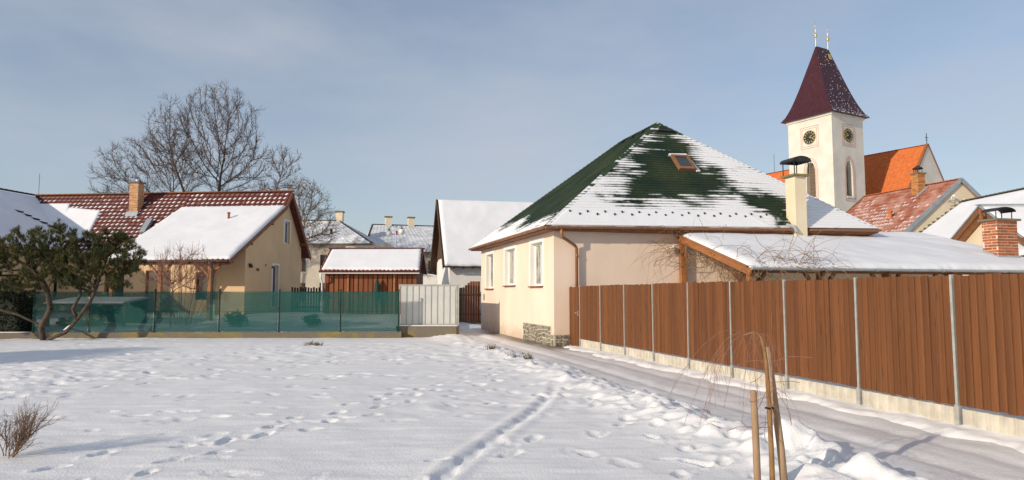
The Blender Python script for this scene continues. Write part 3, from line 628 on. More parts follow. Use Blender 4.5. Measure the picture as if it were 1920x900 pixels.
# brick chimney
CX0, CY0, CW, CD = 10.18, 1.1, .88, .55
bc = MB().box(CX0+.012,CY0+.012,zr(CY0)-.3, CX0+CW-.012,CY0+CD-.012,4.06).build('brick_chimney', MORTAR, LT)
mb = MB(); z0 = zr(CY0)+.02; z1 = zr(CY0+CD)
mb.prism([(CX0-.03,CY0-.03,z0-.2),(CX0+CW+.03,CY0-.03,z0-.2),(CX0+CW+.03,CY0-.03,z0+.16),(CX0-.03,CY0-.03,z0+.16)], (0,.025,0))
mb.prism([(CX0-.03,CY0,z0-.2),(CX0-.03,CY0+CD,z1-.1),(CX0-.03,CY0+CD,z1+.24),(CX0-.03,CY0,z0+.16)], (.025,0,0)); recalc(mb.build('flashing', GREYMET, bc))
brick_mesh = None
def bricks(parent, x0, y0, w, d, z0, n, ch, bl, m):
    """n courses of single bricks round a core, running bond"""
    global brick_mesh
    if m.name not in MATS.get('_bm', {}):
        k = MB(); e = .06; k.add([(-.5+e*.3,-.5+e,-.5+e),(.5-e*.3,-.5+e,-.5+e),(.5-e*.3,-.5+e,.5-e),(-.5+e*.3,-.5+e,.5-e),(-.5,-.42,-.5),(.5,-.42,-.5),(.5,-.42,.5),(-.5,-.42,.5),(-.5,.5,-.5),(.5,.5,-.5),(.5,.5,.5),(-.5,.5,.5)],
              [(0,1,2,3),(4,5,1,0),(5,6,2,1),(6,7,3,2),(7,4,0,3),(4,8,9,5),(5,9,10,6),(6,10,11,7),(7,11,8,4)])
        o = recalc(k.build('brick', m, parent)); MATS.setdefault('_bm', {})[m.name] = o; used = [False]
    else: o = MATS['_bm'][m.name]; used = [True]
    g = random.Random(n*7+len(m.name)); j = .019
    def put(c, L_, ang):
        loc = (c[0]+g.uniform(-.004,.004), c[1]+g.uniform(-.004,.004), c[2]); sc = (L_-j, .06, ch-j); rt = (0,0,ang+g.uniform(-.01,.01))
        if not used[0]: used[0] = True; o.location = loc; o.scale = sc; o.rotation_euler = rt
        else: inst(o, parent, loc, rt, sc)
    def row(length, off):
        a = 0; cut = [0.0]; p = off
        while p < length-.06:
            if p > .06: cut.append(p)
            p += bl
        cut.append(length); return cut
    for i in range(n):
        z = z0+(i+.5)*ch; off = (bl*.5 if i % 2 else bl)*1.0
        for a, b in zip(row(w, off)[:-1], row(w, off)[1:]):
            put((x0+(a+b)/2, y0+.028, z), b-a, 0); put((x0+w-(a+b)/2, y0+d-.028, z), b-a, math.pi)
        off2 = bl*.45 if i % 2 == 0 else bl*.95
        for a, b in zip(row(d-.11, off2)[:-1], row(d-.11, off2)[1:]):
            put((x0+.028, y0+d-.055-(a+b)/2, z), b-a, -math.pi/2); put((x0+w-.028, y0+.055+(a+b)/2, z), b-a, math.pi/2)
bricks(bc, CX0, CY0, CW, CD, zr(CY0)+.10, 14, .0945, .285, BRICKO)
MB().box(CX0-.08,CY0-.08,4.06, CX0+CW+.08,CY0+CD+.08,4.13).build('cap_slab', OLDCONC, bc)
mb = MB()
for x in (CX0+.1, CX0+CW-.1):
    for y in (CY0+.1, CY0+CD-.1): mb.bar((x,y,4.13),(x,y,4.37),.022,.022)
mb.build('cowl_legs', BLACKMET, bc)
mb = MB(); arc = [(CX0+CW/2+(CW/2-.02)*math.cos(t), 4.37+.14*math.sin(t)) for t in np.linspace(0, math.pi, 11)]
for i in range(10):
    (x0,z0),(x1,z1) = arc[i], arc[i+1]; mb.poly((x0,CY0,z0),(x1,CY0,z1),(x1,CY0+CD,z1),(x0,CY0+CD,z0)); mb.poly((x0,CY0,z0+.015),(x1,CY0,z1+.015),(x1,CY0+CD,z1+.015),(x0,CY0+CD,z0+.015))
mb.build('cowl_hood', BLACKMET, bc)

# ------------------------------------------------------------------ board fence and gate along the lane
BP = 1.585; S0 = 6.66; FT = 7.42
fence = thing('board_fence', 'long brown vertical board fence on a fluted concrete base beside the lane', 'fence', st(0, FT), ANG)
bmesh_ = MB(); prof = [(-.048,.0),(-.048,-.012),(-.043,-.021),(-.030,-.0245),(.030,-.0245),(.043,-.021),(.048,-.012),(.048,0)]
bmesh_.prism([(x,y,0) for x, y in prof], (0,0,1.0)); b0 = recalc(bmesh_.build('board', FENCEW, fence)); b0_used = False
cmb = MB(); nfl = 9; wfl = (BP-.09)/nfl
for i in range(nfl):
    x0 = -(BP-.09)/2+i*wfl; cmb.prism([(.004,x0+.004,0),(-.020,x0+.018,0),(-.030,x0+wfl*.35,0),(-.030,x0+wfl*.65,0),(-.020,x0+wfl-.018,0),(.004,x0+wfl-.004,0)], (0,0,.30))
cmb.box(0,-(BP-.09)/2,0,.05,(BP-.09)/2,.30); c0 = recalc(cmb.build('concrete_panel', CONC, fence)); c0_used = False
pm = MB().box(-.030,-.017,0,.01,.017,1.90); pm.box(-.036,-.028,0,.01,.028,.33); p0 = recalc(pm.build('post', GALV, fence)); p0_used = False
rm = MB().box(.03,-(BP-.07)/2,.45,.055,(BP-.07)/2,.50); r0 = rm.build('rail', GALV, fence); r0_used = False
g = random.Random(9)
for k in range(-3, 9):
    s = S0 + BP*k + g.uniform(-.015,.015)*0; tilt = g.uniform(-.006,.006)
    if not p0_used: p0.location = (0, s, -.02); p0_used = True
    else: inst(p0, fence, (0, s, -.02), (tilt, g.uniform(-.006,.006), 0))
    if k == 8: break
    if not c0_used: c0.location = (0, s+BP/2, -.02); c0_used = True
    else: inst(c0, fence, (0, s+BP/2, -.02 + g.uniform(-.012,.008)))
    if not r0_used: r0.location = (0, s+BP/2, 0); r0_used = True
    else: inst(r0, fence, (0, s+BP/2, 0))
    inst(r0, fence, (0, s+BP/2, 1.15))
    if k == -3: bk0 = MB().box(.004,-(BP-.05)/2,.34,.022,(BP-.05)/2,1.84).build('backing', mat('backing_dark', (.035,.016,.008), None), fence); bk0.location = (0, s+BP/2, 0)  # dark sheet added behind the boards, colour standing in for shade in the gaps
    else: inst(bk0, fence, (0, s+BP/2, 0))
    nb = 15; pitch = (BP-.06)/nb; zb = .30 + g.uniform(-.004,.012); top = 1.868 + g.uniform(-.012,.012)
    for i in range(nb):
        y = s+.03+pitch*(i+.5); h = top+g.uniform(-.008,.008)-zb
        loc = (-.002+g.uniform(-.004,.004), y, zb+g.uniform(-.006,.006)); rot = (g.uniform(-.004,.004), g.uniform(-.004,.004), -math.pi/2+g.uniform(-.03,.03)); sc = (pitch/.1005, 1, h)
        if not b0_used: b0.location = loc; b0.rotation_euler = rot; b0.scale = sc; b0_used = True
        else: inst(b0, fence, loc, rot, sc)
gate = thing('garden_gate', 'narrow brown board gate between the house corner and the long fence', 'gate', st(S0+BP*8+.03, FT), ANG)
gm = MB().box(-.0,.0,.05,.04,.06,1.86); gm.box(0,.80,.05,.04,.86,1.86); gm.box(0,.06,.12,.03,.8,.2); gm.box(0,.06,1.7,.03,.8,1.78); gm.build('gate_frame', FENCEW, gate)
gb = MB(); gb.prism([(x,y,0) for x, y in prof], (0,0,1.0)); gb0 = recalc(gb.build('board', FENCEW, gate))
for i in range(9):
    loc = (-.004, .05+i*.0955, .06); rot = (0,0,-math.pi/2); sc = (.93,1,1.78)
    if i == 0: gb0.location = loc; gb0.rotation_euler = rot; gb0.scale = sc
    else: inst(gb0, gate, loc, rot, sc)
mb = MB().box(-.03,.10,.98,-.02,.14,1.12); mb.box(-.075,.10,1.05,-.055,.24,1.07); mb.box(-.06,.11,1.05,-.03,.13,1.07); mb.build('handle', GALV, gate)

# ------------------------------------------------------------------ low wall, green net fence, sheet-metal panel
lw = MB()
gx = np.linspace(-27, -4.2, 60)
for i in range(59):
    lw.add([(gx[i],25.30,-.1),(gx[i+1],25.30,-.1),(gx[i+1],25.52,-.1),(gx[i],25.52,-.1)] + [(gx[i],25.30,.20+.01*math.sin(i*1.7)),(gx[i+1],25.30,.20+.01*math.sin(i*1.7+1.7)),(gx[i+1],25.52,.20+.01*math.sin(i*1.7+1.7)),(gx[i],25.52,.20+.01*math.sin(i*1.7))],
           [(4,5,6,7),(0,1,5,4),(2,3,7,6)])
lwo = tag(lw.build('garden_wall', OLDCONC, None), 'low stained concrete kerb wall running under the green net fence', 'wall')
lwo.rotation_euler = (0,0,R(2.4)); lwo.location = (1.087, .813, 0)
snow_sheet('snow_strip', lwo, (-27,25.44,.205), (-4.25,25.44,.205), (-4.25,25.53,.205), (-27,25.53,.205), .018, 160, 5, 8, .02)
def net_material():
    m = bpy.data.materials.new('green_shade_net'); m.use_nodes = True; t = m.node_tree; b = t.nodes['Principled BSDF']; lk = t.links.new
    tcn = t.nodes.new('ShaderNodeTexCoord'); n = t.nodes.new('ShaderNodeTexNoise'); n.inputs['Scale'].default_value = 1.2; n.inputs['Detail'].default_value = 6; lk(tcn.outputs['Object'], n.inputs['Vector'])
    mx = t.nodes.new('ShaderNodeMixRGB'); mx.inputs['Color1'].default_value = (.008,.080,.068,1); mx.inputs['Color2'].default_value = (.013,.115,.097,1); lk(n.outputs['Fac'], mx.inputs['Fac']); lk(mx.outputs[0], b.inputs['Base Color'])
    b.inputs['Roughness'].default_value = .6; b.inputs['Specular IOR Level'].default_value = .25
    tr = t.nodes.new('ShaderNodeBsdfTransparent'); tl = t.nodes.new('ShaderNodeBsdfTranslucent'); tl.inputs[0].default_value = (.012,.12,.10,1)
    a = t.nodes.new('ShaderNodeMixShader'); a.inputs[0].default_value = .35; lk(b.outputs[0], a.inputs[1]); lk(tl.outputs[0], a.inputs[2])
    r = t.nodes.new('ShaderNodeMapRange'); r.inputs['To Min'].default_value = .72; r.inputs['To Max'].default_value = .92; lk(n.outputs['Fac'], r.inputs[0])
    s = t.nodes.new('ShaderNodeMixShader'); lk(r.outputs[0], s.inputs[0]); lk(tr.outputs[0], s.inputs[1]); lk(a.outputs[0], s.inputs[2])
    lk(s.outputs[0], t.nodes['Material Output'].inputs[0]); return m
nf = thing('net_fence', 'green shade net fence on dark posts in front of the ochre house', 'fence', (-11.2, 25.72, .2), R(2.4))
PX = [-17.75, -15.72, -13.35, -10.98, -8.76, -6.48, -4.30]
GREENP = mat('dark_green_post', (.012,.040,.028), (.02,.055,.038), 4, .5)
for i, x in enumerate(PX): MB().lathe([(.0,0),(.032,0),(.032,1.56),(.04,1.57),(.04,1.60),(0,1.62)], 10, (x+11.2,.02,0)).build('post', GREENP, nf)
NETM = net_material()
for i in range(6):
    a, b = PX[i]+11.2+.03, PX[i+1]+11.2-.03; nu, nv = 26, 14
    u, v = np.meshgrid(np.linspace(0,1,nu), np.linspace(0,1,nv)); u = u.ravel(); v = v.ravel()
    z = .03+1.48*v - .018*v*np.sin(u*math.pi)*(1+.5*math.sin(i)); y = -.03 + .035*fbm(u*3+i*5, v*3, i, 3) + .02*np.sin(u*math.pi)*np.sin(v*math.pi)
    npmesh('shade_net', np.stack([a+(b-a)*u, y, z], 1), gridfaces(nv, nu), NETM, nf, True)
for z in (.03, .77, 1.51): MB().tube([(PX[0]+11.2,-.005,z),(PX[-1]+11.2,-.005,z)], .006, 5).build('tension_wire', GREENP, nf)

pn = thing('metal_panel', 'pale ribbed sheet-metal panel standing on a mossy concrete base', 'panel', (-3.28, 26.70, .42)); pn.scale = (1.04, 1, 1.03)
FRM = mat('panel_frame', (.36,.36,.33), (.46,.45,.41), 5, .6, metal=.2)
SHEET = mat('pale_sheet', (.50,.51,.49), (.58,.58,.55), 1.5, .5, .1, 30)
mb = MB().box(-1.08,-.03,0,-1.03,.03,1.53); mb.box(1.05,-.03,0,1.10,.03,1.53); mb.box(-1.03,-.03,1.48,1.05,.03,1.53); mb.box(-1.03,-.03,.0,1.05,.03,.05); mb.box(-1.0,.035,.7,1.0,.06,.76)
mb.build('frame', FRM, pn)
sw = 2.08/9
for i in range(9):
    x0 = -1.03+i*sw; MB().box(x0+.018,-.004,.05,x0+sw-.018,.006,1.48).build('sheet_strip', SHEET, pn)
    if i: MB().prism([(x0-.018,-.004,.05),(x0-.011,-.026,.05),(x0+.011,-.026,.05),(x0+.018,-.004,.05)], (0,0,1.43)).build('rib', FRM, pn)
mb = MB().box(1.115,-.04,-.2,1.165,.04,1.55).build('post', FRM, pn)
wb = MB().box(-4.44,26.30,-.1,-2.06,26.86,.40); wb.box(-4.40,26.26,-.1,-2.12,26.30,.38)
wbo = tag(wb.build('concrete_base', OLDCONC), 'mossy yellowish concrete base under the ribbed metal panel', 'wall')
snow_sheet('snow_strip', wbo, (-4.42,26.32,.40), (-2.08,26.32,.40), (-2.08,26.62,.40), (-4.42,26.62,.40), .03, 40, 5, 9, .02)

rt = thing('side_panel', 'edge of the sheet-metal screen running back along the alley from the ribbed panel', 'panel', (-2.12, 26.78, 0), ANG)
MB().box(-.03,0,.30,.0,4.6,1.93).build('sheet', SHEET, rt); MB().box(-.06,0,-.1,.06,4.6,.30).build('base', OLDCONC, rt)

# ------------------------------------------------------------------ ochre house behind the net
OH = thing('gabled_house', 'ochre gabled house with dark red tiled roof and snowy porch roof', 'house', (-13.05, 33.4, 0), R(-6))
def roofz(y): return 7.3-(y-4.43)*1.288 if y > 4.43 else (7.3-(4.43-y)*1.23 if y > 3.7 else 6.4-(3.7-y)*.545)
gfr = lambda a, b, d: V(-d, a, b)
UW, DR = (4.25, 4.98, 4.42, 5.66), (2.98, 3.66, .9, 3.15)
mb = MB().wall([(0,.2),(6.6,.2),(6.6,4.42),(4.43,7.16),(3.7,6.26),(0,4.26)], [[(a,c),(b,c),(b,d),(a,d)] for a,b,c,d in (UW, DR)], gfr, .18)
mb.poly((0,0,.2),(-1.5,0,.2),(-1.5,0,4.22),(0,0,4.22)); mb.poly((-1.5,0,.2),(-1.5,1.8,.2),(-1.5,1.8,5.0),(-1.5,0,4.22))
PW = [(-12.6,-11.4,1.5,2.7), (-8.7,-7.6,1.4,2.75), (-6.4,-5.0,.7,2.85), (-3.6,-2.3,1.3,2.75)]
mb.wall([(-15,.2),(-1.5,.2),(-1.5,3.95),(-15,3.95)], [[(a,c),(b,c),(b,d),(a,d)] for a,b,c,d in PW], lambda a, b, d: V(a, 1.8+d, b), .15)
mb.poly((0,6.6,.2),(-15,6.6,.2),(-15,6.6,4.42),(0,6.6,4.42)); mb.build('wall', PLASTER2, OH)
for k, (a, b, c, d) in enumerate((UW, DR)):
    w = window(OH, gfr, a, b, c, d, .18, .06, 0 if k else 1, WHITE, GLASS)
    mb = MB()
    for (x0, x1, z0, z1) in [(a-.09,a,c,d+.09),(b,b+.09,c,d+.09),(a,b,d,d+.09)]: mb.box(0,x0,z0,.02,x1,z1)
    mb.build('surround', WHITE, w)
for a, b, c, d in PW: window(OH, lambda p, q, e: V(p, 1.8+e, q), a, b, c, d, .15, .07, 1, BROWNW, GLASS)
mb = MB().box(.0,.32,3.02,.10,.52,3.12); mb.box(.02,.36,2.92,.16,.48,3.03); mb.build('wall_lamp', BLACKMET, OH)
MB().box(0,1.15,2.78,.03,1.42,2.92).build('wall_vent', BROWNW, OH); MB().box(0,2.1,3.05,.03,2.16,3.17).build('wall_vent', BROWNW, OH); MB().box(0,2.86,2.98,.05,2.94,3.1).build('wall_vent', BROWNW, OH)
# main roof: tiled front slope, back slope
rz0 = 3.55; ry0 = 4.43-(7.3-rz0)/1.23
p00, p10, p11, p01 = (-15.2,ry0,rz0), (-5.5,ry0,rz0), (-5.5,4.43,7.3), (-15.2,4.43,7.3)
t00, t10, t11, t01 = (-5.5,3.62,7.3-.81*1.23), (.35,3.62,7.3-.81*1.23), (.35,4.43,7.3), (-5.5,4.43,7.3)
slab([(-15.2,ry0,rz0-.05), (-5.5,ry0,rz0-.05), (-5.5,4.43,7.25), (-15.2,4.43,7.25)], .14, 'roof_deck', BROWNW, OH)
slab([(-5.5,3.62,6.25), (.35,3.62,6.25), (.35,4.43,7.25), (-5.5,4.43,7.25)], .14, 'roof_deck', BROWNW, OH)
slab([(.35,7.15,7.3-2.72*1.288), (-15.2,7.15,7.3-2.72*1.288), (-15.2,4.43,7.28), (.35,4.43,7.28)], .14, 'roof_back', TILE, OH)
tile_roof('roof_tiles', OH, p00, p10, p11, p01, 34, 17, .045, TILE); tile_roof('roof_tiles', OH, t00, t10, t11, t01, 20, 4, .045, TILE)
def keep_left(u, v):
    x = -15.2+9.7*u
    if v > .955: return .1
    if x < -10.5 + 1.6*math.sin(v*9) and v < .80+.05*math.sin(x*3): return .99
    return .86 if v < .9 else .5
tile_snow('tile_snow', OH, p00, p10, p11, p01, 34, 17, .045, keep_left, l=.40, w=.34, th=.014); tile_snow('tile_snow', OH, t00, t10, t11, t01, 20, 4, .045, lambda u, v: .88 if v < .7 else .35, l=.40, w=.34, th=.014)
snow_sheet('roof_snow', OH, (-14.9,2.3,4.68+.06), (-11.7,2.5,4.93+.06), (-12.6,3.95,6.71+.06), (-14.9,3.95,6.71+.06), .07, 40, 24, 12, .1)
snow_sheet('roof_snow', OH, (-12.3,2.1,4.44+.06), (-10.1,2.1,4.44+.06), (-10.4,3.55,6.22+.06), (-12.5,3.75,6.46+.06), .07, 40, 24, 13, .2)
ridge_cap((-15.2,4.43,7.36), (.38,4.43,7.36), 44, RIDGET, OH, .15)
# porch roof of lower pitch, deep in snow
q00, q10, q11, q01 = (-5.76,-2.15,3.21), (.35,-2.15,3.21), (.35,3.72,6.41), (-5.76,3.72,6.41)
slab([q00, q10, q11, q01], .12, 'porch_roof', TILE, OH)
snow_sheet('porch_snow', OH, (-5.7,-2.2,3.20), (.37,-2.2,3.20), (.33,3.66,6.39), (-5.7,3.66,6.39), .11, 120, 60, 6, .05)
tm = MB()
for i in range(25): x = -5.7+i*.25; tm.tube([(x,-2.2,3.17),(x,-1.9,3.17+.16)], .055, 6)
stuff(tm.build('eave_tiles', TILE, OH))
mb = MB().lathe([(.06,0),(.06,.38),(.09,.38),(.09,.44),(0,.46)], 10, (-2.0,1.95,5.44)); mb.build('vent_pipe', mat('red_clay', (.32,.09,.05), None), OH)
# barge boards, rafters ends and purlin ends of the gable
for a, b in [((.36,4.43,7.2),(.36,3.7,6.3)), ((.36,3.7,6.3),(.36,-2.17,3.08)), ((.36,4.43,7.2),(.36,7.17,3.67))]: MB().bar(a, b, .04, .20, (1,0,0) if False else (0,0,1)).build('barge_board', BROWNW, OH)
for y, z in [(4.43,7.0),(2.2,5.3),(0.0,4.1),(6.4,4.5),(-1.8,3.15)]: MB().box(-.2,y-.06,z-.09,.34,y+.06,z+.05).build('purlin_end', BROWNW, OH)
gutter((.3,-2.28,3.15), (-6.0,-2.28,3.15), .065, 'gutter', mat('dark_gutter', (.09,.075,.065), (.12,.10,.09), 3, .5), OH)
mb = MB().tube([(-.55,-2.28,3.1),(-.55,-2.2,2.9),(-.55,-1.95,2.75),(-.55,-1.95,.3)], .05, 8); mb.build('downpipe', mat('dark_gutter', (.09,.075,.065)), OH, True)
for x in (-.75, -3.2, -5.6):
    MB().box(x-.08,-1.9,.3,x+.08,-1.74,3.05).build('porch_post', ORANGEW, OH)
    mb = MB(); mb.bar((x-.08,-1.82,2.45),(x-.55,-1.82,3.0),.1,.1); mb.bar((x+.08,-1.82,2.45),(x+.5,-1.82,3.0),.1,.1); mb.build('porch_brace', ORANGEW, OH)
MB().box(-6,-1.92,2.98,.2,-1.74,3.16).build('porch_beam', BROWNW, OH)
cy = MB().box(-8.59,3.33,5.4,-8.09,3.84,7.78).build('chimney', MORTAR, OH)
bricks(cy, -8.60, 3.32, .52, .53, 6.05, 18, .096, .28, BRICKY)
MB().box(-8.66,3.26,7.78,-8.02,3.91,7.85).build('chimney_slab', OLDCONC, cy)
MB().tube([(-8.34,3.58,7.85),(-8.34,3.58,8.0)], .07, 8).build('flue', WHITE, cy)
mb = MB().prism([(-8.7,3.2,5.85),(-8.0,3.2,5.85),(-8.0,3.33,6.12),(-8.7,3.33,6.12)], (0,-.05,.05)); recalc(mb.build('flashing', GREYMET, cy))
mb = MB().prism([(-7.15,2.3,4.80),(-6.85,2.3,4.80),(-6.85,2.95,5.6),(-7.15,2.95,5.6)], (0,-.12,.12)); recalc(mb.build('roof_hatch', GREYMET, OH))
MB().tube([(-15.0,4.4,7.3),(-15.0,4.4,8.6)], .012, 5).build('antenna', BLACKMET, OH)
# shaded wing coming towards the viewer
slab([(-11.0,-6,3.9),(-11.0,4.4,3.9),(-15.2,4.4,7.22),(-15.2,-6,7.22)], .14, 'wing_roof', TILE, OH)
snow_sheet('wing_snow', OH, (-11.0,-6,3.92), (-11.0,4.35,3.92), (-15.2,4.35,7.24), (-15.2,-6,7.24), .10, 60, 40, 16, .05)
slab([(-19.4,-6,3.9),(-19.4,4.4,3.9),(-15.2,4.4,7.22),(-15.2,-6,7.22)], .14, 'wing_roof', TILE, OH)
ridge_cap((-15.2,-6,7.36), (-15.2,4.4,7.36), 30, mat('dark_ridge', (.05,.04,.04), None), OH, .13)
mb = MB().prism([(-11.5,-5.6,.2),(-18.9,-5.6,.2),(-18.9,-5.6,4.0),(-15.2,-5.6,6.95),(-11.5,-5.6,4.0)], (0,7.3,0)); mb.build('wing_wall', PLASTER2, OH)
mb = MB()
for k in range(5): mb.prism([(-13.6+.22*k-.1,1.2+.3*k,6.05-.17*k),(-13.5+.22*k+.1,1.3+.3*k,5.95-.17*k),(-13.5+.22*k+.1,1.6+.3*k,5.95-.17*k)], (.04,0,.07))
recalc(mb.build('roof_ladder', BLACKMET, OH))

# ------------------------------------------------------------------ garden shed of upright boards
SH = thing('garden_shed', 'red-brown board shed with scalloped snowy roof behind the green net', 'shed', (-7.1, 34.3, .45))
mb = MB().box(-2.3,.06,0,2.3,2.6,2.28); mb.build('core', DARKW, SH)
sb = MB().box(-.105,-.03,0,.105,.0,2.25); sb0 = sb.build('board', SHEDW, SH); g = random.Random(3)
for i in range(19):
    x = -2.2+i*.2445; loc = (x, .05, 0); rot = (0, g.uniform(-.004,.004), 0); sc = (g.uniform(.86,.96), 1, 1)
    if i == 0: sb0.location = loc; sb0.scale = sc
    else: inst(sb0, SH, loc, rot, sc)
for x in (-1.12, 1.2): MB().box(x-.045,-.05,0,x+.045,.015,2.26).build('post', ORANGEW, SH)
E00, E10, E11, E01 = (-2.52,-.32,2.28), (2.52,-.32,2.28), (2.45,1.5,3.5), (-2.45,1.5,3.5)
slab([E00, E10, E11, E01], .10, 'roof_deck', BROWNW, SH); slab([(2.45,3.1,2.3),(-2.45,3.1,2.3),(-2.45,1.5,3.48),(2.45,1.5,3.48)], .1, 'roof_back', TILE, SH)
tile_roof('roof_tiles', SH, E00, E10, E11, E01, 24, 6, .045, TILE)
snow_sheet('roof_snow', SH, (-2.40,-.27,2.36), (2.49,-.30,2.34), (2.37,1.44,3.50), (-2.33,1.40,3.48), .085, 110, 40, 21, .07)
ridge_cap((-2.5,1.5,3.56), (2.5,1.5,3.56), 15, TILE, SH, .14)
gutter((-2.5,-.40,2.22), (2.5,-.40,2.22), .055, 'gutter', WHITE, SH)
mb = MB().tube([(-2.4,-.40,2.18),(-2.4,-.36,1.95),(-2.38,-.16,1.75),(-2.38,-.12,0)], .05, 8); mb.build('downpipe', WHITE, SH, True)
MB().lathe([(0,0),(.05,0),(.05,.1),(.14,1.1),(.12,1.5),(.03,1.75),(0,1.8)], 10, (.37,-.2,.2)).build('rolled_parasol', GREENP, SH)
# low picket fence left of the shed
PF = thing('picket_fence', 'dark picket fence between the ochre house and the shed', 'fence', (-11.0, 38.0, .55))
pk = MB().box(-.05,0,0,.05,.02,1.45); pk0 = pk.build('picket', DARKW, PF)
for i in range(17):
    if i == 0: pk0.location = (-1.2,0,0)
    else: inst(pk0, PF, (-1.2+i*.15, 0, 0), (0,0,0), (1,1,random.uniform(.96,1.03)))
MB().box(-1.25,.02,.3,1.3,.06,.4).build('rail', DARKW, PF); MB().box(-1.25,.02,1.1,1.3,.06,1.2).build('rail', DARKW, PF)

# ------------------------------------------------------------------ white barn, lane gate
BN = thing('barn', 'white barn with steep snow-covered roof and dark timber gable at the lane end', 'barn', (-3.95, 43.2, 0), R(12))
mb = MB().wall([(0,-.1),(8,-.1),(8,3.75),(4,8.0),(0,3.75)], [], lambda a, b, d: V(d, a, b), .2)
mb.poly((0,0,-.1),(16,0,-.1),(16,0,3.75),(0,0,3.75)); mb.poly((0,8,-.1),(16,8,-.1),(16,8,3.75),(0,8,3.75)); mb.build('wall', WHITEWALL, BN)
B00, B10, B11, B01 = (-.45,-.55,3.35), (16,-.55,3.35), (16,4,8.12), (-.45,4,8.12)
slab([B00, B10, B11, B01], .14, 'roof_deck', DARKW, BN); slab([(16,8.55,3.35), (-.45,8.55,3.35), (-.45,4,8.1), (16,4,8.1)], .14, 'roof_back', DARKW, BN)
snow_sheet('roof_snow', BN, (-.40,-.58,3.36), (16,-.58,3.36), (16,3.97,8.13), (-.36,3.97,8.13), .13, 140, 60, 31, .07)
for i in range(9): MB().box(-.06,4-.45*i*1.0-.2 if False else .2+i*.86,4.0+ (i if i < 5 else 8-i)*.9*.93,-.03,.2+i*.86+.80,4.1+(i if i < 5 else 8-i)*.9*.93).build('gable_batten', DARKW, BN)
MB().prism([(-.05,.35,4.1),(-.05,7.65,4.1),(-.05,4,7.9)], (.03,0,0)).build('gable_boarding', DARKW, BN)
for a, b in [((-.47,-.6,3.26),(-.47,4,8.05)), ((-.47,8.6,3.26),(-.47,4,8.05))]: MB().bar(a, b, .05, .30).build('barge_board', DARKW, BN)
gutter((-.3,-.66,3.34), (16,-.66,3.34), .07, 'gutter', mat('dark_gutter', (.09,.075,.065)), BN)
g = random.Random(5)
for i in range(12):
    MB().box(.2+i*.6,-.5,3.22,.3+i*.6,.0,3.34).build('rafter_end', DARKW, BN)
LG = thing('lane_gate', 'dark brown board gate closing the lane below the white barn', 'gate', (-2.55, 39.4, 0), R(12))
gb = MB().box(-.07,-.02,0,.07,.02,1.0); gb0 = gb.build('board', DARKW, LG); g = random.Random(8)
for i in range(12):
    x = -.98+i*.148; h = 1.95 if x < -.2 else (2.32 if x > .15 else 2.0+(x+.2)*.9)
    loc = (x, 0, .02); sc = (.96, 1, h)
    if i == 0: gb0.location = loc; gb0.scale = sc
    elif i < 6: inst(gb0, LG, loc, (0,0,0), sc)  # left boards: shadow put into the colour as darker timber
    elif i == 6: gb1 = MB().box(-.07,-.02,0,.07,.02,1.0).build('board', SHEDW, LG); gb1.location = loc; gb1.scale = sc  # right boards: lighter brown standing in for sunlight on the same gate
    else: inst(gb1, LG, loc, (0,0,0), sc)
MB().box(-1.06,.02,.4,.8,.06,.5).build('rail', DARKW, LG); MB().box(-1.06,.02,1.5,.8,.06,1.6).build('rail', DARKW, LG)
MB().box(-.3,-.08,0,-.2,.02,2.0).build('gate_post', BROWNW, LG); MB().box(.74,-.10,0,.86,.02,1.75).build('gate_post', GREENP, LG)
MB().box(-1.1,-.04,-.1,.85,.1,.03).build('threshold', OLDCONC, LG)

# ------------------------------------------------------------------ street beyond: two houses, lamp, arched gateway, shrub
def hip_house(name, label, loc, rz, L_, W_, ez, rzz, hl, hr, wallm, wins, chs):
    o = thing(name, label, 'house', loc, rz)
    fr = lambda a, b, d: V(a, d, b)
    holes = [[(a,c),(b,c),(b,d),(a,d)] for a,b,c,d in wins]
    mb = MB().wall([(0,0),(L_,0),(L_,ez),(0,ez)], holes, fr, .18); mb.poly((L_,0,0),(L_,W_,0),(L_,W_,ez),(L_,0,ez)); mb.poly((0,0,0),(0,W_,0),(0,W_,ez),(0,0,ez)); mb.poly((0,W_,0),(L_,W_,0),(L_,W_,ez),(0,W_,ez))
    mb.build('wall', wallm, o)
    for a, b, c, d in wins: window(o, fr, a, b, c, d, .18, .09, 1, BROWNW, GLASS, WHITE)
    e = .4; A, B, C_, D = (-e,-e,ez), (L_+e,-e,ez), (L_+e,W_+e,ez), (-e,W_+e,ez); P, Q = (hl,W_/2,rzz), (L_-hr,W_/2,rzz)
    tile_roof('roof', o, A, B, Q, P, int(L_*2.2), 16, .03, SLATE, .03); tile_roof('roof_slope', o, B, C_, Q, Q, int(W_*2.2), 16, .03, SLATE, .03)
    tile_roof('roof_slope', o, C_, D, P, Q, int(L_*1.1), 8, .03, SLATE, .03); tile_roof('roof_slope', o, D, A, P, P, int(W_*2.2), 16, .03, SLATE, .03)
    for a, b in [(P, Q), (B, Q), (A, P)]: ridge_cap(Vector(a)+V(0,0,.05), Vector(b)+V(0,0,.05), 20, mat('dark_ridge', (.05,.04,.04)), o, .14)
    MB().box(-e,-e-.1,ez-.14,L_+e,-e+.02,ez-.02).build('gutter', mat('dark_gutter', (.09,.075,.065)), o); MB().box(-e+.02,-e+.02,ez-.2,L_+e-.02,W_+e-.02,ez-.02).build('cornice', wallm, o)
    for (x, y, z0, z1) in chs:
        c = MB().box(x-.32,y-.28,z0,x+.32,y+.28,z1-.45).build('chimney', CREAM, o); MB().box(x-.40,y-.36,z1-.45,x+.40,y+.36,z1-.33).build('chimney_slab', OLDCONC, c)
    return o
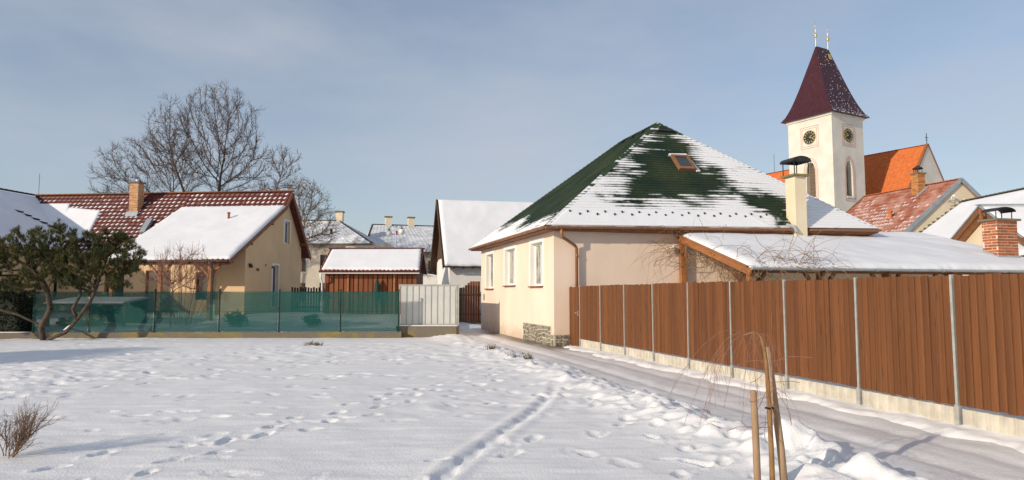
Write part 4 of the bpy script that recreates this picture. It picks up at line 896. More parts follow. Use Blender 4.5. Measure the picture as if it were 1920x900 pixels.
sa = hip_house('street_house', 'grey street house with frosted hip roof just right of the ochre gable', (-30.0, 63.0, 0), R(-2), 16.9, 8.0, 6.2, 8.75, 2, 4.0, GREYWALL,
     [(10.2,11.1,3.6,5.2), (12.4,13.3,3.6,5.2), (14.6,15.5,3.6,5.2), (10.2,11.1,.9,2.6), (12.4,13.3,.9,2.6), (14.6,15.5,.9,2.6)], [(13.0, 4.0, 8.2, 10.0)])
g = random.Random(2)
MB().box(12.9,1.2,7.0,13.1,1.4,7.7).build('vent_pipe', BLACKMET, sa)
sb_ = hip_house('street_house', 'long pale street house with frosted roof and two chimneys behind the lamp', (-14.1, 66.3, 0), R(17), 9.6, 10.0, 5.75, 8.85, 1.0, 2.0, GREYWALL,
     [(3.0,4.0,3.0,4.9), (6.0,7.0,3.0,4.9), (8.0,9.0,3.0,4.9), (8.0,9.0,.7,2.3)], [(2.6, 5.0, 8.4, 10.1), (5.0, 5.0, 8.4, 10.1)])
# stepped parapet front between the two
pp = MB().prism([(-15.2,62.2,0),(-11.1,62.2,0),(-11.1,62.2,6.1),(-11.6,62.2,6.35),(-12.2,62.2,6.0),(-12.9,62.2,6.45),(-13.5,62.2,6.1),(-14.2,62.2,6.6),(-14.8,62.2,6.3),(-15.2,62.2,6.5)], (0,.4,0))
tag(pp.build('parapet_front', GREYWALL), 'wavy topped parapet wall between the street houses', 'facade')
LP = thing('street_lamp', 'double globe street lamp on a thin pole above the shed roof', 'street lamp', (-10.25, 60, .3))
MB().tube([(0,0,0),(0,0,7.3)], [.07,.035], 8).build('pole', GREYMET, LP)
MB().tube([(-.58,0,7.12),(-.3,0,7.32),(0,0,7.22),(.3,0,7.40),(.52,0,7.22)], .022, 6).build('arm', BLACKMET, LP)
GLOBE = mat('milk_glass', (.78,.76,.70), (.82,.80,.74), 2, .3)
for x, z in ((-.60,6.62), (.52,6.76)):
    o = MB().lathe([(.0,-.29),(.12,-.265),(.23,-.17),(.28,0),(.23,.17),(.12,.25),(.08,.28)], 14, (x,0,z)).build('globe', GLOBE, LP, True)
    MB().lathe([(.10,.24),(.11,.32),(.05,.38),(.03,.5)], 10, (x,0,z)).build('globe_cap', BLACKMET, o)
MB().box(.02,-.03,6.5,.16,.03,6.85).build('small_sign', mat('red_sign', (.35,.03,.03), None), LP)
AG = thing('arched_gateway', 'small whitewashed wall with curved top and two arched openings', 'gateway', (-7.2, 56, 0))
arch = lambda cx, w, h: [(cx-w,0.05),(cx-w,h)] + [(cx-w*math.cos(t), h+w*.8*math.sin(t)) for t in np.linspace(.3,math.pi-.3,6)] + [(cx+w,h),(cx+w,.05)]
outl = [(-2,0),(2,0),(2,2.1)] + [(2*math.cos(t), 2.1+1.0*math.sin(t)) for t in np.linspace(.15,math.pi-.15,12)] + [(-2,2.1)]
mb = MB().wall(outl, [arch(-.75,.42,1.5), arch(.8,.48,1.5)], lambda a, b, d: V(a, d, b), .5); mb.build('wall', WHITEWALL, AG)
MB().box(-1.3,.5,0,1.4,.55,2.3).build('dark_door', DARKW, AG)
mb = MB().tube([(2.15*math.cos(t),.2,2.1+1.08*math.sin(t)) for t in np.linspace(0,math.pi,14)], .10, 6); mb.build('coping', SNOW, AG)

# ------------------------------------------------------------------ church: tower and nave
PHI = R(60); CHO = (38.09, 80.0, 0); CRZ = math.atan2(math.cos(PHI), math.sin(PHI)); TW = 6.1
CT = thing('church_tower', 'pale church tower with burgundy flared roof, clocks and gilded finials', 'tower', CHO, CRZ)
ptd = lambda c, w, z0, z1, zt: [(c-w,z0),(c+w,z0),(c+w,z1)] + [(c+w*(1-k)**1.0*math.cos(k*.5) if False else c+w*math.cos(math.asin(k)) , z1+(zt-z1)*k) for k in (.35,.62,.85)] + [(c,zt)] + [(c-w*math.cos(math.asin(k)), z1+(zt-z1)*k) for k in (.85,.62,.35)] + [(c-w,z1)]
lf = lambda a, b, d: V(d, a, b); rf = lambda a, b, d: V(a, d, b)
hole = ptd(3.05, .62, 13.3, 16.2, 17.7)
mb = MB(); oc = [(0,-.2),(TW,-.2),(TW,23.3),(0,23.3)]
mb.wall(oc, [hole], lf, .75); mb.wall(oc, [hole], rf, .75)
mb.poly((TW,0,0),(TW,TW,0),(TW,TW,23.3),(TW,0,23.3)); mb.poly((0,TW,0),(TW,TW,0),(TW,TW,23.3),(0,TW,23.3)); mb.build('wall', TOWERW, CT)
def band(mb, fr, loop, w, d0=-.03):
    n = len(loop)
    for i in range(n):
        a, b = loop[i], loop[(i+1) % n]; A, B = fr(*a, d0), fr(*b, d0); nm = fr(0,0,-1)-fr(0,0,0); mb.bar(A, B, w, .03, nm)
LOUV = mat('louvre_wood', (.16,.11,.075), (.20,.14,.10), 4, .8)
for fr in (lf, rf):
    w_ = MB().poly(*[fr(a, b, .70) for a, b in hole]).build('belfry_window', mat('belfry_dark', (.03,.025,.022), None) if fr is rf else LOUV, CT)
    for k in range(9):
        z = 13.5+k*.42; q = [fr(3.05-.58,z,.66), fr(3.05+.58,z,.66), fr(3.05+.58,z+.24,.56), fr(3.05-.58,z+.24,.56)]
        MB().poly(*q).build('louvre', LOUV, w_)
    mb = MB(); band(mb, fr, ptd(3.05, .95, 12.75, 16.2, 18.2), .07); band(mb, fr, ptd(3.05, .75, 13.0, 16.2, 17.95), .05); mb.build('window_moulding', PINKLINE, w_)
    q = MB().prism([fr(3.05-.7,13.3,.3), fr(3.05+.7,13.3,.3), fr(3.05+.7,13.3,-.10), fr(3.05-.7,13.3,-.10)], (0,0,-.22)); recalc(q.build('sill', TOWERW, w_))
    # clock in its square frame
    cz = 20.75; mb = MB(); band(mb, fr, [(3.05-1.22,cz-1.32),(3.05+1.22,cz-1.32),(3.05+1.22,cz+1.32),(3.05-1.22,cz+1.32)], .05); band(mb, fr, [(3.05-1.0,cz-1.08),(3.05+1.0,cz-1.08),(3.05+1.0,cz+1.08),(3.05-1.0,cz+1.08)], .035)
    cf = mb.build('clock_frame', PINKLINE, CT)
    c = [fr(3.05+.86*math.cos(t), cz+.86*math.sin(t), -.05) for t in np.linspace(0, 2*math.pi, 33)[:-1]]
    dial = MB().prism(c, fr(0,0,.05)-fr(0,0,0)); dl = recalc(dial.build('clock_face', mat('clock_black', (.022,.024,.022), (.04,.04,.035), 2, .6), CT))
    dc = Vector((0,0,0))
    for k in range(12):
        t = math.pi/2-k*math.pi/6; r0_, r1_ = .52, .76
        MB().bar(fr(3.05+r0_*math.cos(t), cz+r0_*math.sin(t), -.06), fr(3.05+r1_*math.cos(t), cz+r1_*math.sin(t), -.06), .11, .02, fr(0,0,-1)-fr(0,0,0)).build('numeral', GOLD, dl)
    rg = MB(); band(rg, fr, [(3.05+.845*math.cos(t), cz+.845*math.sin(t)) for t in np.linspace(0,2*math.pi,25)[:-1]], .05, -.055); rg.build('dial_ring', GOLD, dl)
    for ang, ln in ((R(200), .62), (R(150), .45)): MB().bar(fr(3.05,cz,-.08), fr(3.05+ln*math.cos(ang), cz+ln*math.sin(ang), -.08), .09, .02, fr(0,0,-1)-fr(0,0,0)).build('clock_hand', GOLD, dl)
MB().box(-.16,-.16,22.95,TW+.16,TW+.16,23.30).build('cornice', TOWERW, CT)
prof_ = [(0,1),(.06,.87),(.12,.785),(.20,.69),(.30,.59),(.42,.48),(.56,.36),(.70,.245),(.85,.12),(1,0)]
mb = MB(); hw = TW/2+.62; cx = TW/2; z0, z1 = 23.25, 32.6; rings = []
for h, q in prof_:
    rx = 1.25+(hw-1.25)*q; ry = hw*q+.02; z = z0+(z1-z0)*h; rings.append([(cx-rx,cx-ry,z),(cx+rx,cx-ry,z),(cx+rx,cx+ry,z),(cx-rx,cx+ry,z)])
for a, b in zip(rings[:-1], rings[1:]):
    for i in range(4): mb.poly(a[i], a[(i+1)%4], b[(i+1)%4], b[i])
mb.poly(*rings[0][::-1]); tro = recalc(mb.build('roof', PURPLE, CT))
# flecks of snow caught on the right-hand slope
g = random.Random(12); fl = MB()
for _ in range(230):
    h = g.random()**3.0*.97; i = max(j for j in range(len(prof_)-1) if prof_[j][0] <= h); f = (h-prof_[i][0])/(prof_[i+1][0]-prof_[i][0]); u = g.random()
    a = Vector(rings[i][0]).lerp(Vector(rings[i][1]), u); b = Vector(rings[i+1][0]).lerp(Vector(rings[i+1][1]), u); p = a.lerp(b, f); d = (b-a).normalized(); s_ = g.uniform(.02,.075)
    n_ = V(0,-d.z,d.y*1.0); n_ = V(0,-abs(d.z),abs(d.y)).normalized(); p = p+n_*.012
    fl.prism([p-V(s_,0,0), p+V(s_,0,0), p+V(s_*.7,0,0)+d*s_*1.2, p-V(s_*.6,0,0)+d*s_], n_*.02)
stuff(recalc(fl.build('snow_flecks', ROOFSNOW, tro)))
MB().prism([(cx+.55,cx-.62,31.0),(cx+1.05,cx-.62,31.0),(cx+1.0,cx-.42,31.75),(cx+.5,cx-.42,31.75)], (0,-.05,.02)).build('brass_plate', GOLD, tro)
for x in (cx-1.2, cx+1.2):
    f = MB().lathe([(.10,0),(.07,.5),(.05,1.15),(.17,1.25),(.20,1.36),(.10,1.45),(.24,1.52),(.10,1.62),(.06,1.75),(.045,2.6),(.09,2.66),(.05,2.75),(.03,3.4),(0,3.45)], 10, (x,cx,32.5)).build('finial', GOLD, tro, True)
    MB().lathe([(.11,0),(.075,.5),(.055,1.12)], 10, (x,cx,32.5)).build('finial_base', GREYMET, f)
NV = thing('church_nave', 'long orange tiled church nave with pale gable and iron cross', 'church', CHO, CRZ)
rx_, hw_, zr_ = 15.0, 5.8, 20.35; slp = 1.376; ze = zr_-hw_*slp
mb = MB().wall([(rx_-hw_,0),(rx_+hw_,0),(rx_+hw_,ze),(rx_,zr_),(rx_-hw_,ze)], [], lambda a, b, d: V(a, -2.85+d, b), .3)
mb.poly((rx_-hw_,-2.85,0),(rx_-hw_,30,0),(rx_-hw_,30,ze),(rx_-hw_,-2.85,ze)); mb.poly((rx_+hw_,-2.85,0),(rx_+hw_,30,0),(rx_+hw_,30,ze),(rx_+hw_,-2.85,ze)); mb.build('wall', TOWERW, NV)
h_ = hw_+.25
tile_roof('roof', NV, (rx_-h_,30,zr_-h_*slp), (rx_-h_,-2.65,zr_-h_*slp), (rx_,-2.65,zr_), (rx_,30,zr_), 110, 34, .05, ORTILE, .05, 3)
tile_roof('roof_slope', NV, (rx_+h_,-2.65,zr_-h_*slp), (rx_+h_,30,zr_-h_*slp), (rx_,30,zr_), (rx_,-2.65,zr_), 40, 12, .05, ORTILE, .05, 3)
for a, b in [((rx_,-2.77,zr_+.12),(rx_-h_,-2.77,zr_-h_*slp+.12)), ((rx_,-2.77,zr_+.12),(rx_+h_,-2.77,zr_-h_*slp+.12))]: MB().bar(a, b, .34, .16).build('gable_coping', RIDGET, NV)
mb = MB(); mb.bar((rx_,-2.75,zr_),(rx_,-2.75,zr_+1.5),.06,.06); mb.bar((rx_-.35,-2.75,zr_+.95),(rx_+.35,-2.75,zr_+.95),.06,.06); mb.bar((rx_-.22,-2.75,zr_+.65),(rx_+.22,-2.75,zr_+.65),.05,.05); mb.build('cross', BLACKMET, NV)
MB().tube([(rx_,20.4,zr_),(rx_,20.4,zr_+3.0)], .03, 5).build('lightning_rod', BLACKMET, NV)
ridge_cap((rx_,-2.75,zr_+.1), (rx_,30,zr_+.1), 60, ORTILE, NV, .2)

# ------------------------------------------------------------------ red tiled house and the snowy house on the right
RH = thing('tiled_house', 'cream gabled house with frost-dusted red tiled roof below the church', 'house', (29.8, 45.0, 0), math.atan2(.243,.97))
hw_, zr_, slp = 5.0, 9.2, .78
RED2 = mat('frosted_red_tile', (.27,.085,.05), (.43,.24,.19), 1.1, .7, .3, 14, detail=8, lo=.38, hi=.62)
mb = MB().wall([(-hw_,0),(hw_,0),(hw_,zr_-hw_*slp),(0,zr_-.05),(-hw_,zr_-hw_*slp)], [[(-1.35,6.35),(-.55,6.35),(-.55,7.0),(-1.35,7.0)]], lambda a, b, d: V(a, d, b), .3)
mb.poly((-hw_,0,0),(-hw_,8.2,0),(-hw_,8.2,zr_-hw_*slp),(-hw_,0,zr_-hw_*slp)); mb.poly((hw_,0,0),(hw_,8.2,0),(hw_,8.2,zr_-hw_*slp),(hw_,0,zr_-hw_*slp)); mb.build('wall', CREAM, RH)
MB().poly((-1.35,.3,6.35),(-.55,.3,6.35),(-.55,.3,7.0),(-1.35,.3,7.0)).build('window', GLASS, RH)
h_ = hw_+.3
rp = [(-h_,8.4,zr_-h_*slp), (-h_,-.1,zr_-h_*slp), (0,-.1,zr_), (0,8.4,zr_)]
slab(rp, .12, 'roof_deck', BROWNW, RH); tile_roof('roof_tiles', RH, *rp, 34, 15, .05, RED2, .07); 
tile_snow('tile_snow', RH, *rp, 34, 15, .05, lambda u, v: .72*(1-sm(.60,.95,v))*(1-.75*sm(.70,.85,u)*sm(.2,.5,v)), .07, 6, w=.9, l=.62, th=.012)
slab([(h_,-.1,zr_-h_*slp), (h_,8.4,zr_-h_*slp), (0,8.4,zr_-.02), (0,-.1,zr_-.02)], .12, 'roof_back', RED2, RH)
ridge_cap((0,-.1,zr_+.08), (0,8.4,zr_+.08), 24, ORTILE, RH, .16); MB().bar((-h_,8.42,zr_-h_*slp+.03), (0,8.42,zr_+.03), .16, .2).build('verge_tiles', RIDGET, RH)
for a in (-1, 1): MB().bar((0,-.14,zr_-.0), (a*h_,-.14,zr_-h_*slp-.0), .06, .26).build('verge_trim', GREYMET, RH)
ck = MB().box(-1.02,2.35,7.6,-.46,2.85,9.95).build('chimney', mat('old_brick', (.26,.15,.075), (.40,.25,.13), 7, .9, .5, 14, stretch=(1,1,2.2)), RH)
bricks(ck, -1.06, 2.31, .64, .58, 8.3, 16, .103, .30, BRICKY)
MB().box(-1.12,2.25,9.95,-.36,2.95,10.05).build('chimney_slab', OLDCONC, ck)
mb = MB(); [mb.bar((-.74+dx,2.6+dy,10.05),(-.74+dx,2.6+dy,10.45),.03,.03) for dx in (-.18,.18) for dy in (-.18,.18)]; mb.lathe([(.02,.62),(.20,.50),(.34,.40),(.34,.36)], 12, (-.74,2.6,9.98)); mb.build('cowl', BLACKMET, ck)
mb = MB().prism([(-1.25,2.15,8.3),(-.35,2.15,8.98),(-.35,2.32,9.02),(-1.25,2.32,8.35)], (0,0,.08)); recalc(mb.build('flashing', GREYMET, ck))
MB().lathe([(.10,-.3),(.10,.45),(.15,.45),(.15,.6),(0,.62)], 10, (-3.2,2.6,6.75)).build('vent_pipe', ORTILE, RH)
mb = MB(); mb.tube([(-1.0,-.02,7.75),(-1.0,-.25,7.75),(-1.0,-.25,8.0)], .03, 5); mb.bar((-1.4,-.27,7.6),(-.7,-.27,7.75),.04,.04); mb.tube([(.0,-.02,7.4),(.0,-.25,7.4),(.0,-.25,7.9)], .03, 5); mb.bar((-.2,-.27,7.6),(.3,-.27,7.45),.04,.04); mb.build('wire_bracket', GREYMET, RH)
MB().lathe([(0,-.09),(.08,-.05),(.10,.02),(.06,.09),(0,.1)], 10, (-.85,-.28,8.02)).build('lamp', WHITE, RH)

SHR = thing('snowy_house', 'house with smooth snow roof and timber cross gable behind the brick chimney', 'house', (25.4, 38.0, 0), 0)
# local: ridge along -y at z 6.75; slope towards -x
rs = [(-5.0,.2,6.75-5*.717), (-5.0,-19,6.75-5*.717), (0,-19,6.75), (0,.2,6.75)]
slab(rs, .14, 'roof_deck', BROWNW, SHR); snow_sheet('roof_snow', SHR, (-5.0,.16,3.17), (-5.0,-19,3.17), (-.02,-19,6.76), (-.08,.12,6.70), .11, 90, 50, 41, .05)
slab([(5,.2,3.17),(5,-19,3.17),(0,-19,6.73),(0,.2,6.73)], .14, 'roof_back', TILE, SHR)
mb = MB().prism([(-4.6,0,0),(4.6,0,0),(4.6,0,3.2),(0,0,6.5),(-4.6,0,3.2)], (0,-18.8,0)); recalc(mb.build('wall', CREAM, SHR))
ridge_cap((0,.25,6.86), (0,-19,6.86), 60, mat('mossy_ridge', (.10,.085,.04), (.16,.12,.06), 5, .9), SHR, .14)
vt = MB(); g = random.Random(6)
for i in range(20):
    f = i/19; x = -4.9*f; z = 6.72-4.9*f*.717; vt.box(x-.16,.05,z-.02,x+.12,.30,z+.06+g.uniform(0,.05))
stuff(vt.build('verge_tiles', mat('mossy_ridge', (.10,.085,.04)), SHR))
# cross gable: plane x = -4.9, apex y = -8.5
gx_, gy_, gz_ = -4.9, -8.5, 5.42
mb = MB().prism([(gx_+.35,gy_+2.0,2.8),(gx_+.35,gy_-2.0,2.8),(gx_+.35,gy_-2.0,gz_-1.45),(gx_+.35,gy_,gz_-.16),(gx_+.35,gy_+2.0,gz_-1.45)], (2.5,0,0)); recalc(mb.build('gable_wall', CREAM, SHR))
for s_ in (1, -1):
    q = [(gx_-.1,gy_+s_*2.35,gz_-1.53), (gx_+3.6,gy_+s_*2.35,gz_-1.53), (gx_+3.6,gy_,gz_), (gx_-.1,gy_,gz_)]
    slab(q, .10, 'gable_roof', BROWNW, SHR); snow_sheet('gable_snow', SHR, tuple(q[0]), tuple(q[1]), tuple(q[2]), tuple(q[3]), .06, 30, 20, 50+s_, .03)
    MB().bar((gx_-.13,gy_,gz_-.12), (gx_-.13,gy_+s_*2.4,gz_-.12-2.4*.651), .06, .24).build('barge_board', BROWNW, SHR)
    MB().bar((gx_+.1,gy_,gz_-.22), (gx_+.1,gy_+s_*2.3,gz_-.22-2.3*.651), .34, .05, (0,s_*.55,.83)).build('gable_soffit', ORANGEW, SHR)
    MB().bar((gx_-.18,gy_,gz_+.03), (gx_-.18,gy_+s_*2.42,gz_+.03-2.42*.651), .07, .06).build('verge_trim', GREYMET, SHR)
MB().bar((gx_-.12,gy_,gz_-.62), (gx_-.12,gy_,gz_-.1), .09, .09, (1,0,0)).build('king_post', ORANGEW, SHR)
MB().bar((gx_-.25,gy_,gz_+.07), (gx_+3.4,gy_,gz_+.09), .28, .05).build('ridge_flashing', GREYMET, SHR)

# ------------------------------------------------------------------ vegetation
def segmesh(name, A, B, ra, rb, n, m, parent):
    A = np.asarray(A, float); B = np.asarray(B, float); ra = np.asarray(ra, float); rb = np.asarray(rb, float)
    d = B-A; d /= np.maximum(np.linalg.norm(d, axis=1), 1e-9)[:, None]
    h = np.where(np.abs(d[:, 2:3]) > .9, np.array([[1., 0, 0]]), np.array([[0, 0, 1.]])); x = np.cross(d, h); x /= np.linalg.norm(x, axis=1)[:, None]; y = np.cross(d, x)
    ang = 2*math.pi*np.arange(n)/n; ca, sa_ = np.cos(ang), np.sin(ang)
    off = x[:, None, :]*ca[None, :, None] + y[:, None, :]*sa_[None, :, None]
    V_ = np.concatenate([A[:, None, :]+off*ra[:, None, None], B[:, None, :]+off*rb[:, None, None]], 1).reshape(-1, 3)
    k = np.arange(n); f = np.stack([k, (k+1) % n, n+(k+1) % n, n+k], 1)
    F = (np.arange(len(A))*2*n)[:, None, None]+f[None]
    return npmesh(name, V_, F.reshape(-1, 4), m, parent, True)
def colonize(att, trunk, step, infl, kill, iters=200, grav=0.0, inertia=.9):
    """grow a branching skeleton from the trunk polyline into the attractor points"""
    nodes = [np.array(trunk[0], float)]; par = [-1]
    for p in trunk[1:]:
        p = np.array(p, float); a = nodes[-1]; n = max(1, int(np.linalg.norm(p-a)/step))
        for i in range(n): nodes.append(a+(p-a)*(i+1)/n); par.append(len(nodes)-2)
    att = np.array(att, float); alive = np.ones(len(att), bool)
    N = np.array(nodes); D = np.linalg.norm(att[:, None]-N[None], axis=2); idx = D.argmin(1); dm = D.min(1)
    for it in range(iters):
        act = alive & (dm < infl)
        if not act.any(): 
            if not alive.any(): break
            act = alive & (dm < dm[alive].min()+step)
        dirs = att[act]-np.array(nodes)[idx[act]]; dirs /= np.maximum(np.linalg.norm(dirs, axis=1), 1e-9)[:, None]
        acc = {}
        for i, dv in zip(idx[act], dirs): acc[i] = acc.get(i, 0)+dv
        new = []
        for i, dv in acc.items():
            dv = dv/max(np.linalg.norm(dv), 1e-9); dv = dv+(((nodes[i]-nodes[par[i]])/step*inertia) if par[i] >= 0 else 0)+RNG.normal(0, .12, 3)+np.array([0, 0, grav]); l = np.linalg.norm(dv)
            if l < 1e-6: continue
            p = nodes[i]+dv/l*step; nodes.append(p); par.append(i); new.append(len(nodes)-1)
        if not new: break
        Nn = np.array([nodes[i] for i in new]); D = np.linalg.norm(att[:, None]-Nn[None], axis=2); j = D.argmin(1); dj = D.min(1)
        b = dj < dm; dm[b] = dj[b]; idx[b] = np.array(new)[j[b]]; alive &= dm > kill
        if len(nodes) > 9000: break
    return np.array(nodes), np.array(par)
def radii(par, tip, ex=2.3):
    r = np.zeros(len(par)); 
    for i in range(len(par)-1, -1, -1):
        r[i] = (r[i] if r[i] > 0 else tip**ex)
        if par[i] >= 0: r[par[i]] += r[i]
    return r**(1/ex)
def ell(c, r, n, shell=.0):
    p = RNG.normal(0, 1, (n, 3)); p /= np.linalg.norm(p, axis=1)[:, None]; q = (shell+(1-shell)*RNG.random(n))**(1/3.); return np.array(c)+p*q[:, None]*np.array(r)
def bare_tree(name, label, base, trunk, blobs, step=.34, tip=.011, twigs=3, tl=(.35,.8), group=None, m1=None, m2=None, up=.55):
    o = thing(name, label, 'tree', base, 0, group); b = np.array(base, float)
    att = np.vstack([ell(np.array(c)-b, r, n) for c, r, n in blobs])
    N, P = colonize(att, [np.array(p)-b for p in trunk], step, step*7, step*1.9, 160, .25)
    r = radii(P, tip); i = np.arange(1, len(N)); big = r[i] > .05
    segmesh('trunk', N[P[i[big]]], N[i[big]], np.minimum(r[P[i[big]]], r[i[big]]*1.35), r[i[big]], 8, m1 or BARK, o)
    sm_ = i[~big]; A = [N[P[sm_]]]; B = [N[sm_]]; ra = [np.minimum(r[P[sm_]], r[sm_]*1.4)]; rb = [r[sm_]]
    src = np.repeat(np.where(r < tip*3.0)[0], twigs); src = src[src > 0]
    dirp = N[src]-N[P[src]]; dirp /= np.maximum(np.linalg.norm(dirp, axis=1), 1e-9)[:, None]
    d = dirp*.9+RNG.normal(0, .55, dirp.shape)+np.array([0, 0, up])*RNG.random((len(src), 1)); d /= np.linalg.norm(d, axis=1)[:, None]; ln = RNG.uniform(*tl, len(src))[:, None]
    p0 = N[src]; p1 = p0+d*ln*.55; d2 = d+RNG.normal(0, .3, d.shape)+np.array([0, 0, up*.5]); d2 /= np.linalg.norm(d2, axis=1)[:, None]; p2 = p1+d2*ln*.5
    d3 = d+RNG.normal(0, .6, d.shape); d3 /= np.linalg.norm(d3, axis=1)[:, None]; p3 = p1+d3*ln*.35
    t = np.full(len(src), tip*.8)
    A += [p0, p1, p1]; B += [p1, p2, p3]; ra += [t, t*.75, t*.7]; rb += [t*.75, t*.45, t*.45]
    segmesh('crown', np.vstack(A), np.vstack(B), np.concatenate(ra), np.concatenate(rb), 3, m2 or TWIG, o)
    return o
G = 'bare trees behind the ochre house'
bare_tree('bare_tree', 'tallest bare tree with broad upright crown behind the tiled ridge', (-23.3,53,.4), [(-23.3,53,.4),(-23.2,53,6.5),(-22.9,53,10.2)],
    [((-23.2,53,13.9),(3.5,3.0,4.1),1600), ((-21.6,53,11.4),(2.8,2.4,3.4),800), ((-23.2,53,16.3),(2.1,2.0,1.9),380), ((-20.6,53,9.3),(1.8,1.6,1.6),220)], .32, .0135, 4, group=G)
bare_tree('bare_tree', 'slim bare tree leaning left with a narrow crown left of the tallest', (-24.4,51,.4), [(-24.4,51,.4),(-24.3,51,7.0),(-24.8,51,9.5),(-25.6,51,11.5)],
    [((-26.0,51,13.2),(1.8,1.8,3.2),650), ((-24.2,51,11.0),(1.3,1.5,2.2),250)], .31, .0135, 4, group=G)
bare_tree('bare_tree', 'low spreading bare tree at the left end of the tree group', (-28.0,55,.4), [(-28.0,55,.4),(-28.3,55,6.5)],
    [((-30.6,55,11.2),(3.4,2.8,3.0),1000), ((-28.3,55,12.6),(2.2,2.2,2.3),500), ((-32.0,55,9.2),(2.0,2.0,1.8),300), ((-27.0,55,9.8),(1.6,1.6,2.2),250)], .33, .0135, 4, group=G)
bare_tree('bare_tree', 'small bare tree with round tuft rising above the right end of the tiled roof', (-17.6,50,.4), [(-17.6,50,.4),(-17.6,50,8.5),(-17.2,50,10.0)],
    [((-16.9,50,11.2),(1.3,1.2,1.25),260), ((-17.0,50,9.2),(1.8,1.4,1.0),220)], .26, .0125, 5, (.25,.6), G)
bare_tree('bare_tree', 'brownish bare tree with drooping twigs right of the ochre gable', (-15.0,46,.4), [(-15.0,46,.4),(-14.8,46,4.5)],
    [((-14.1,46,7.9),(1.6,1.6,1.5),500), ((-13.1,46,6.2),(1.25,1.4,1.8),450), ((-14.9,46,6.8),(1.2,1.3,1.8),250)], .24, .0125, 5, (.25,.6), G, BARK, mat('brown_twig', (.13,.085,.055), (.19,.125,.08), 2, .9), up=-.1)
# shrub by the arched gateway
bare_tree('bare_shrub', 'tangled brown bare shrub above the arched gateway left of the barn', (-7.4,53,.2), [(-7.4,53,.2),(-7.4,53,1.6)],
    [((-7.3,53,3.6),(1.4,1.0,1.2),450), ((-6.6,53,4.6),(.8,.8,.8),120)], .2, .008, 4, (.2,.5), None, BARK, mat('brown_twig', (.13,.085,.055)))
# fruit tree behind the net, with upright water shoots
bare_tree('fruit_tree', 'pruned bare fruit tree with upright shoots behind the green net', (-14.2,28.6,.25), [(-14.2,28.6,.25),(-14.2,28.6,1.2)],
    [((-14.0,28.6,2.2),(1.5,1.0,.55),260), ((-13.9,28.6,2.9),(1.3,.8,.5),120)], .16, .007, 3, (.25,.6), None, BARK, REDTWIG, 1.2)
fs = thing('upright_shrub', 'cluster of thin upright shoots before the snowy porch roof', 'shrub', (-14.2, 29.6, .3))
A, B = [], []
for i in range(46):
    x = RNG.normal(0, .75); y = RNG.normal(0, .3); h = RNG.uniform(2.2, 3.7); p = np.array([x*.5, y, 0.]); q = np.array([x, y, h*.55]); e = np.array([x*1.15+RNG.normal(0,.05), y, h]); A += [p, q]; B += [q, e]
    for k in range(3): f = RNG.uniform(.2,.9); w = q+(e-q)*f; A.append(w); B.append(w+np.array([RNG.normal(0,.12), RNG.normal(0,.1), RNG.uniform(.1,.35)]))
segmesh('shoots', A, B, np.full(len(A), .009), np.full(len(A), .005), 4, REDTWIG, fs)

# pine on two crooked trunks at the left end of the net
def needle_material(name, c1, c2):
    m = mat(name, c1, c2, .9, .6, detail=3, spec=.25); return m
NEED = needle_material('pine_needles', (.034,.045,.013), (.105,.098,.028))
def tufts(name, P, D, m, parent, nn=16, ln=(.09,.17), w=.010, spread=.8):
    k = len(P); P = np.repeat(P, nn, 0); D = np.repeat(D, nn, 0); d = D+RNG.normal(0, spread, D.shape); d /= np.linalg.norm(d, axis=1)[:, None]
    L_ = RNG.uniform(*ln, len(P))[:, None]; s = np.cross(d, RNG.normal(0, 1, d.shape)); s /= np.linalg.norm(s, axis=1)[:, None]
    base = P+RNG.normal(0, .02, P.shape); V_ = np.stack([base-s*w, base+s*w, base+d*L_+s*w*.35, base+d*L_-s*w*.35], 1).reshape(-1, 3)
    return npmesh(name, V_, np.arange(len(V_)).reshape(-1, 4), m, parent)
pine = thing('pine_tree', 'crooked two-stemmed pine with dark clumped needles at the left end', 'tree', (-16.4, 24.3, 0))
pb = np.array([-16.4, 24.3, 0])
lob = [(-18.9,24.3,2.7,1.1,.9,.95,260), (-17.6,24.4,3.2,.75,.7,.75,200), (-16.3,24.3,3.35,.85,.8,.80,260), (-15.2,24.2,3.05,.85,.75,.85,260), (-14.2,24.1,3.3,.75,.6,.65,200), (-13.5,24.1,2.9,.55,.5,.75,150), (-16.3,24.3,2.45,1.0,.8,.45,130), (-19.3,24.1,1.85,1.1,.8,.5,160), (-14.6,24.1,2.35,.9,.6,.35,90), (-18.2,24.2,2.2,.9,.7,.6,180), (-17.4,24.4,2.7,.8,.7,.6,160), (-15.6,24.2,2.6,.9,.7,.5,150), (-20.2,24.2,2.8,1.2,.9,1.2,220), (-19.4,24.1,1.35,1.3,.8,.5,170), (-17.3,24.2,1.95,.8,.6,.4,110), (-15.4,24.1,2.1,.9,.6,.4,110), (-14.0,24.1,2.2,.7,.5,.45,100)]
att = np.vstack([ell((a,b,c), (d,e,f), n, .25) for a,b,c,d,e,f,n in lob])
N1, P1 = colonize(att[att[:, 0] < -15.9]-pb, [np.array(p)-pb for p in [(-16.55,24.3,0),(-16.65,24.3,.45),(-16.35,24.3,1.1),(-16.5,24.3,1.75),(-16.7,24.3,2.1)]], .15, 1.9, .27, 150)
N2, P2 = colonize(att[att[:, 0] >= -15.9]-pb, [np.array(p)-pb for p in [(-16.35,24.25,.02),(-15.7,24.2,.28),(-15.3,24.2,.75),(-14.9,24.2,1.35),(-14.65,24.15,1.9)]], .15, 1.9, .27, 150)
NP, ND = [], []
